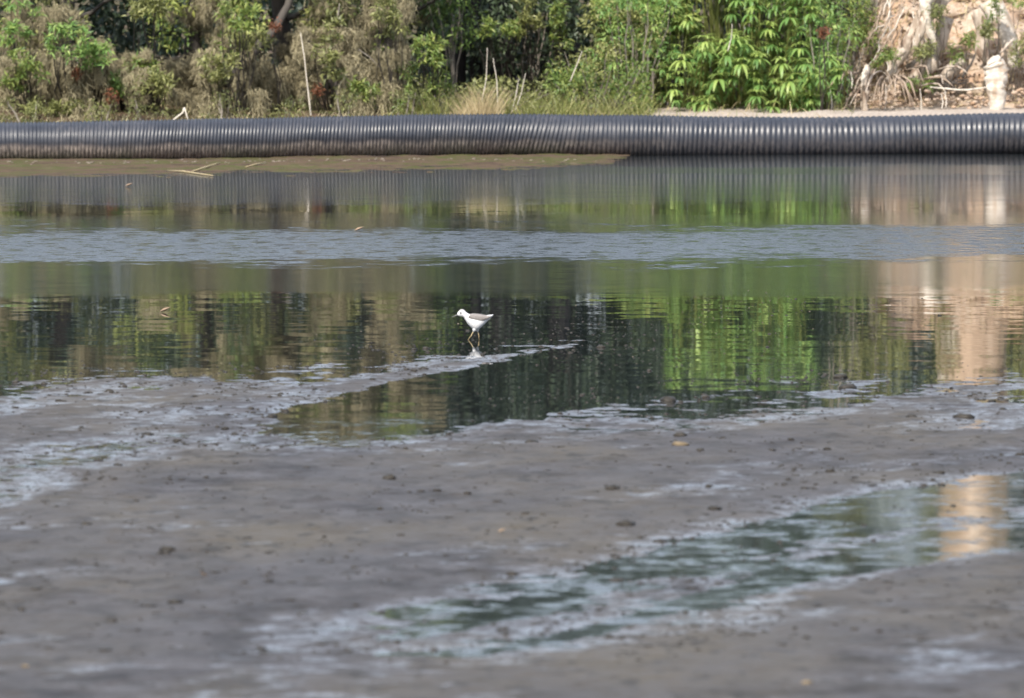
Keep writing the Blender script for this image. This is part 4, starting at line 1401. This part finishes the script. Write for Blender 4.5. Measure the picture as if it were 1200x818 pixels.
for i, (px, py, s, mt, lb, ct) in enumerate(groups):
    p = ground(px, py)
    V, F = rock_mesh(30 + i)
    o = link('mud_lump' if ct == 'mud lump' else 'pebble', mesh('lump', V * np.array([s * 1.5, s * 1.3, s * .55]), F, True), mt)
    o.location = (p.x, p.y, ground_z(p.x, p.y) + s * .15)
    tag(o, lb, ct)
# fallen leaves
def fallen_leaf(px, py, L, rot, lb, mt):
    p = ground(px, py)
    V, F = leaves(np.zeros((1, 3)), np.array([[1., 0, .05]]), np.array([[0, 0, 1.]]), L, L * .5, -.25, .35)
    o = link('fallen_leaf', mesh('fallen_leaf', V, F, False, np.full(5, .6)), mt)
    o.location = (p.x, p.y, max(ground_z(p.x, p.y), 0) + .006)
    o.rotation_euler = (.25, -.1, rot)
    tag(o, lb, 'leaf', 'dead leaves fallen on the mud')


fallen_leaf(583, 630, .045, .3, 'orange-brown dead leaf on the mud below the bird', M_LITTER)
fallen_leaf(245, 684, .05, 2.9, 'tan-brown dead leaf on the near mud at the left', M_LITTER)
fallen_leaf(187, 366, .09, .2, 'brown curled leaf floating in the reflections at the left', M_LITTER)
fallen_leaf(415, 271, .10, .3, 'dry curled leaf afloat on the ruffled water above the bird', M_LITTER)
fallen_leaf(146, 219, .10, .1, 'small tan leaf afloat near the left shore', M_LITTER)
# straw lying at the left shore
for (pts_, lb) in [([(225, 202), (238, 199), (252, 194), (258, 192)], 'long pale straw lying at the left shore under the pipe'),
                   ([(196, 201), (215, 202), (235, 205), (250, 207)], 'curved tan straw just below the long pale one'),
                   ([(288, 197), (300, 195), (312, 193)], 'short tan straw right of the long pale one')]:
    P = [ground(x, y) for x, y in pts_]
    V, F = tube([p + Vector((0, 0, max(ground_z(p.x, p.y), 0) + .012)) - P[0] for p in P], [.006, .012, .010, .004][:len(P)], 6)
    o = link('straw', mesh('straw', V, F, True, np.full(len(V), .6)), M_DRY, loc=P[0])
    tag(o, lb, 'straw', 'straws on the left shore')
# rubble along the foot of the pipe at the left
pts = []
for i in range(120):
    px = random.uniform(-150, 700)
    yy = np.interp(px, [-150, 0, 150, 400, 700], [191, 191, 189.5, 186.5, 186]) + random.uniform(-.5, 2.2)
    p = ground(px, yy, .02)
    pts.append((p.x, p.y, ground_z(p.x, p.y) + .002, random.uniform(.008, .028)))
scatter_rocks('shore_clods', pts, M_SILT, 'small brown clods of silt along the foot of the pipe', 'clods', .45)

# ------------------------------------------------------------------ the wading bird
def bird():
    f = ground(557, 398)
    pm = f.y / FPX
    root = empty('wading_bird', f, 'small white and grey long-legged wader walking left in shallow water', 'bird')
    X = lambda px: (px - 557.0) * pm
    Z = lambda py: (398.0 - py) * pm
    k = NT('bird_plumage')
    g = k.n('ShaderNodeNewGeometry')
    nz = k.noise(260, 3, .6, k.pos((1, 1, 1)))
    k.l(k.ramp(nz.outputs[0], [(.36, (.40, .39, .38)), (.56, (.66, .66, .66))]), k.b.inputs['Base Color'])
    k.b.inputs['Roughness'].default_value = .8
    white = k.m
    grey = mat_simple('grey_brown_feathers', (.085, .075, .068), (.32, .29, .27), 190, .8)
    cap = mat_simple('pale_grey_cap', (.20, .19, .18), (.50, .48, .47), 260, .8)
    legm = mat_simple('yellowish_leg', (.25, .18, .08), (.40, .31, .17), 90, .5)
    billm = mat_simple('dark_bill', (.06, .06, .06), (.14, .135, .13), 90, .4)
    eyem = mat_simple('eye_black', (.01, .01, .01), (.02, .02, .02), 90, .15)

    def loft(name, rings, mat, seg=16, parent=root, yoff=0.0):
        V, F = [], []
        for (px, py, hh, hw) in rings:
            for q in range(seg):
                a = 2 * math.pi * q / seg
                V.append((X(px), yoff + math.cos(a) * hw * pm, Z(py) + math.sin(a) * hh * pm))
        n = len(rings)
        for i in range(n - 1):
            for q in range(seg):
                q2 = (q + 1) % seg
                F.append([i * seg + q, i * seg + q2, (i + 1) * seg + q2, (i + 1) * seg + q])
        F.append(list(range(seg))[::-1]); F.append([(n - 1) * seg + q for q in range(seg)])
        o = link(name, mesh(name, V, F, True), mat, parent)
        md = o.modifiers.new('sub', 'SUBSURF'); md.levels = 1; md.render_levels = 1
        return o
    loft('body', [(535.6, 368.3, .5, .5), (536.6, 367.9, 2.2, 1.8), (538.6, 367.0, 3.8, 3.0), (541.2, 366.6, 4.5, 3.7), (543.6, 367.3, 4.7, 3.7), (545.6, 370.2, 5.4, 3.8),
                  (547.6, 373.3, 6.3, 4.8), (550.5, 375.2, 7.4, 6.2), (554, 377.0, 9.0, 7.0), (557.5, 378.2, 10.1, 7.2), (561, 377.4, 9.0, 6.9), (565, 375.9, 7.0, 5.8),
                  (569, 374.0, 4.7, 4.2), (573, 371.9, 2.8, 2.8), (576, 370.2, 1.6, 2.2), (578, 369.2, .8, 1.4)], white)
    # folded wings
    for s in (-1, 1):
        loft('wing', [(548.5, 371.0, .8, .6), (551, 371.0, 2.4, 1.2), (555, 371.4, 3.7, 1.7), (560, 372.2, 4.2, 1.9), (565, 372.6, 3.6, 1.7), (570, 372.0, 2.3, 1.3), (574, 371.0, 1.0, .8), (576, 370.4, .4, .4)],
             grey, 12, yoff=s * 5.4 * pm)
    loft('mantle', [(547, 369.4, .8, 1.2), (551, 368.9, 1.6, 4.0), (557, 369.3, 2.2, 5.2), (563, 370.0, 2.2, 5.0), (569, 370.6, 1.6, 3.6), (573, 370.8, .9, 2.0)], grey, 12)
    loft('crown', [(537.6, 364.6, .6, .9), (539.5, 363.6, 1.2, 2.2), (542, 363.3, 1.5, 2.8), (545, 365.0, 1.4, 2.4), (547.0, 368.0, 1.0, 1.6)], cap, 12)
    loft('tail', [(571, 371.6, 1.2, 2.6), (575, 370.0, 1.0, 3.0), (578.5, 368.6, .6, 2.8)], white, 10)
    V, F = tube([(X(536.6), 0, Z(368.8)), (X(534), 0, Z(369.9)), (X(531.5), 0, Z(370.9)), (X(528.8), 0, Z(371.6))], [1.1 * pm, .75 * pm, .55 * pm, .25 * pm], 8)
    link('bill', mesh('bill', V, F, True), billm, root)
    for s in (-1, 1):
        V, F = rock_mesh(1)
        V = V / np.linalg.norm(V, axis=1, keepdims=True) * 1.15 * pm
        e = link('eye', mesh('eye', V, F, True), eyem, root)
        e.location = (X(540.0), s * 3.25 * pm, Z(366.5))
    # legs: thigh feathering, tibia, joint, tarsus, toes
    for s, kn, ft in ((-1, (552.6, 392.4), (548.2, 398.6)), (1, (561.0, 392.2), (561.6, 398.8))):
        hip = (557.6 + s * 0.8, 384.6)
        y = s * 2.0 * pm
        V, F = tube([(X(hip[0]), y, Z(hip[1] - 2)), (X(hip[0] * .75 + kn[0] * .25), y, Z(386.8)), (X(hip[0] * .45 + kn[0] * .55), y, Z(389.0))], [2.8 * pm, 2.2 * pm, .6 * pm], 10)
        link('thigh', mesh('thigh', V, F, True), white, root)
        V, F = tube([(X(hip[0] * .6 + kn[0] * .4), y, Z(388.0)), (X(kn[0]), y, Z(kn[1])), (X(kn[0]), y, Z(kn[1] + .4)), (X(ft[0]), y * 1.3, Z(ft[1]))], [.55 * pm, .6 * pm, .6 * pm, .45 * pm], 8)
        lg = link('leg', mesh('leg', V, F, True), legm, root)
        for a in (-.6, 0, .6, math.pi):
            l = (4.0 if a != math.pi else 1.5) * pm
            V, F = tube([(X(ft[0]), y * 1.3, Z(ft[1])), (X(ft[0]) - math.cos(a) * l, y * 1.3 + math.sin(a) * l, Z(ft[1] + .5))], [.4 * pm, .2 * pm], 6)
            link('toe', mesh('toe', V, F, True), legm, lg)


bird()
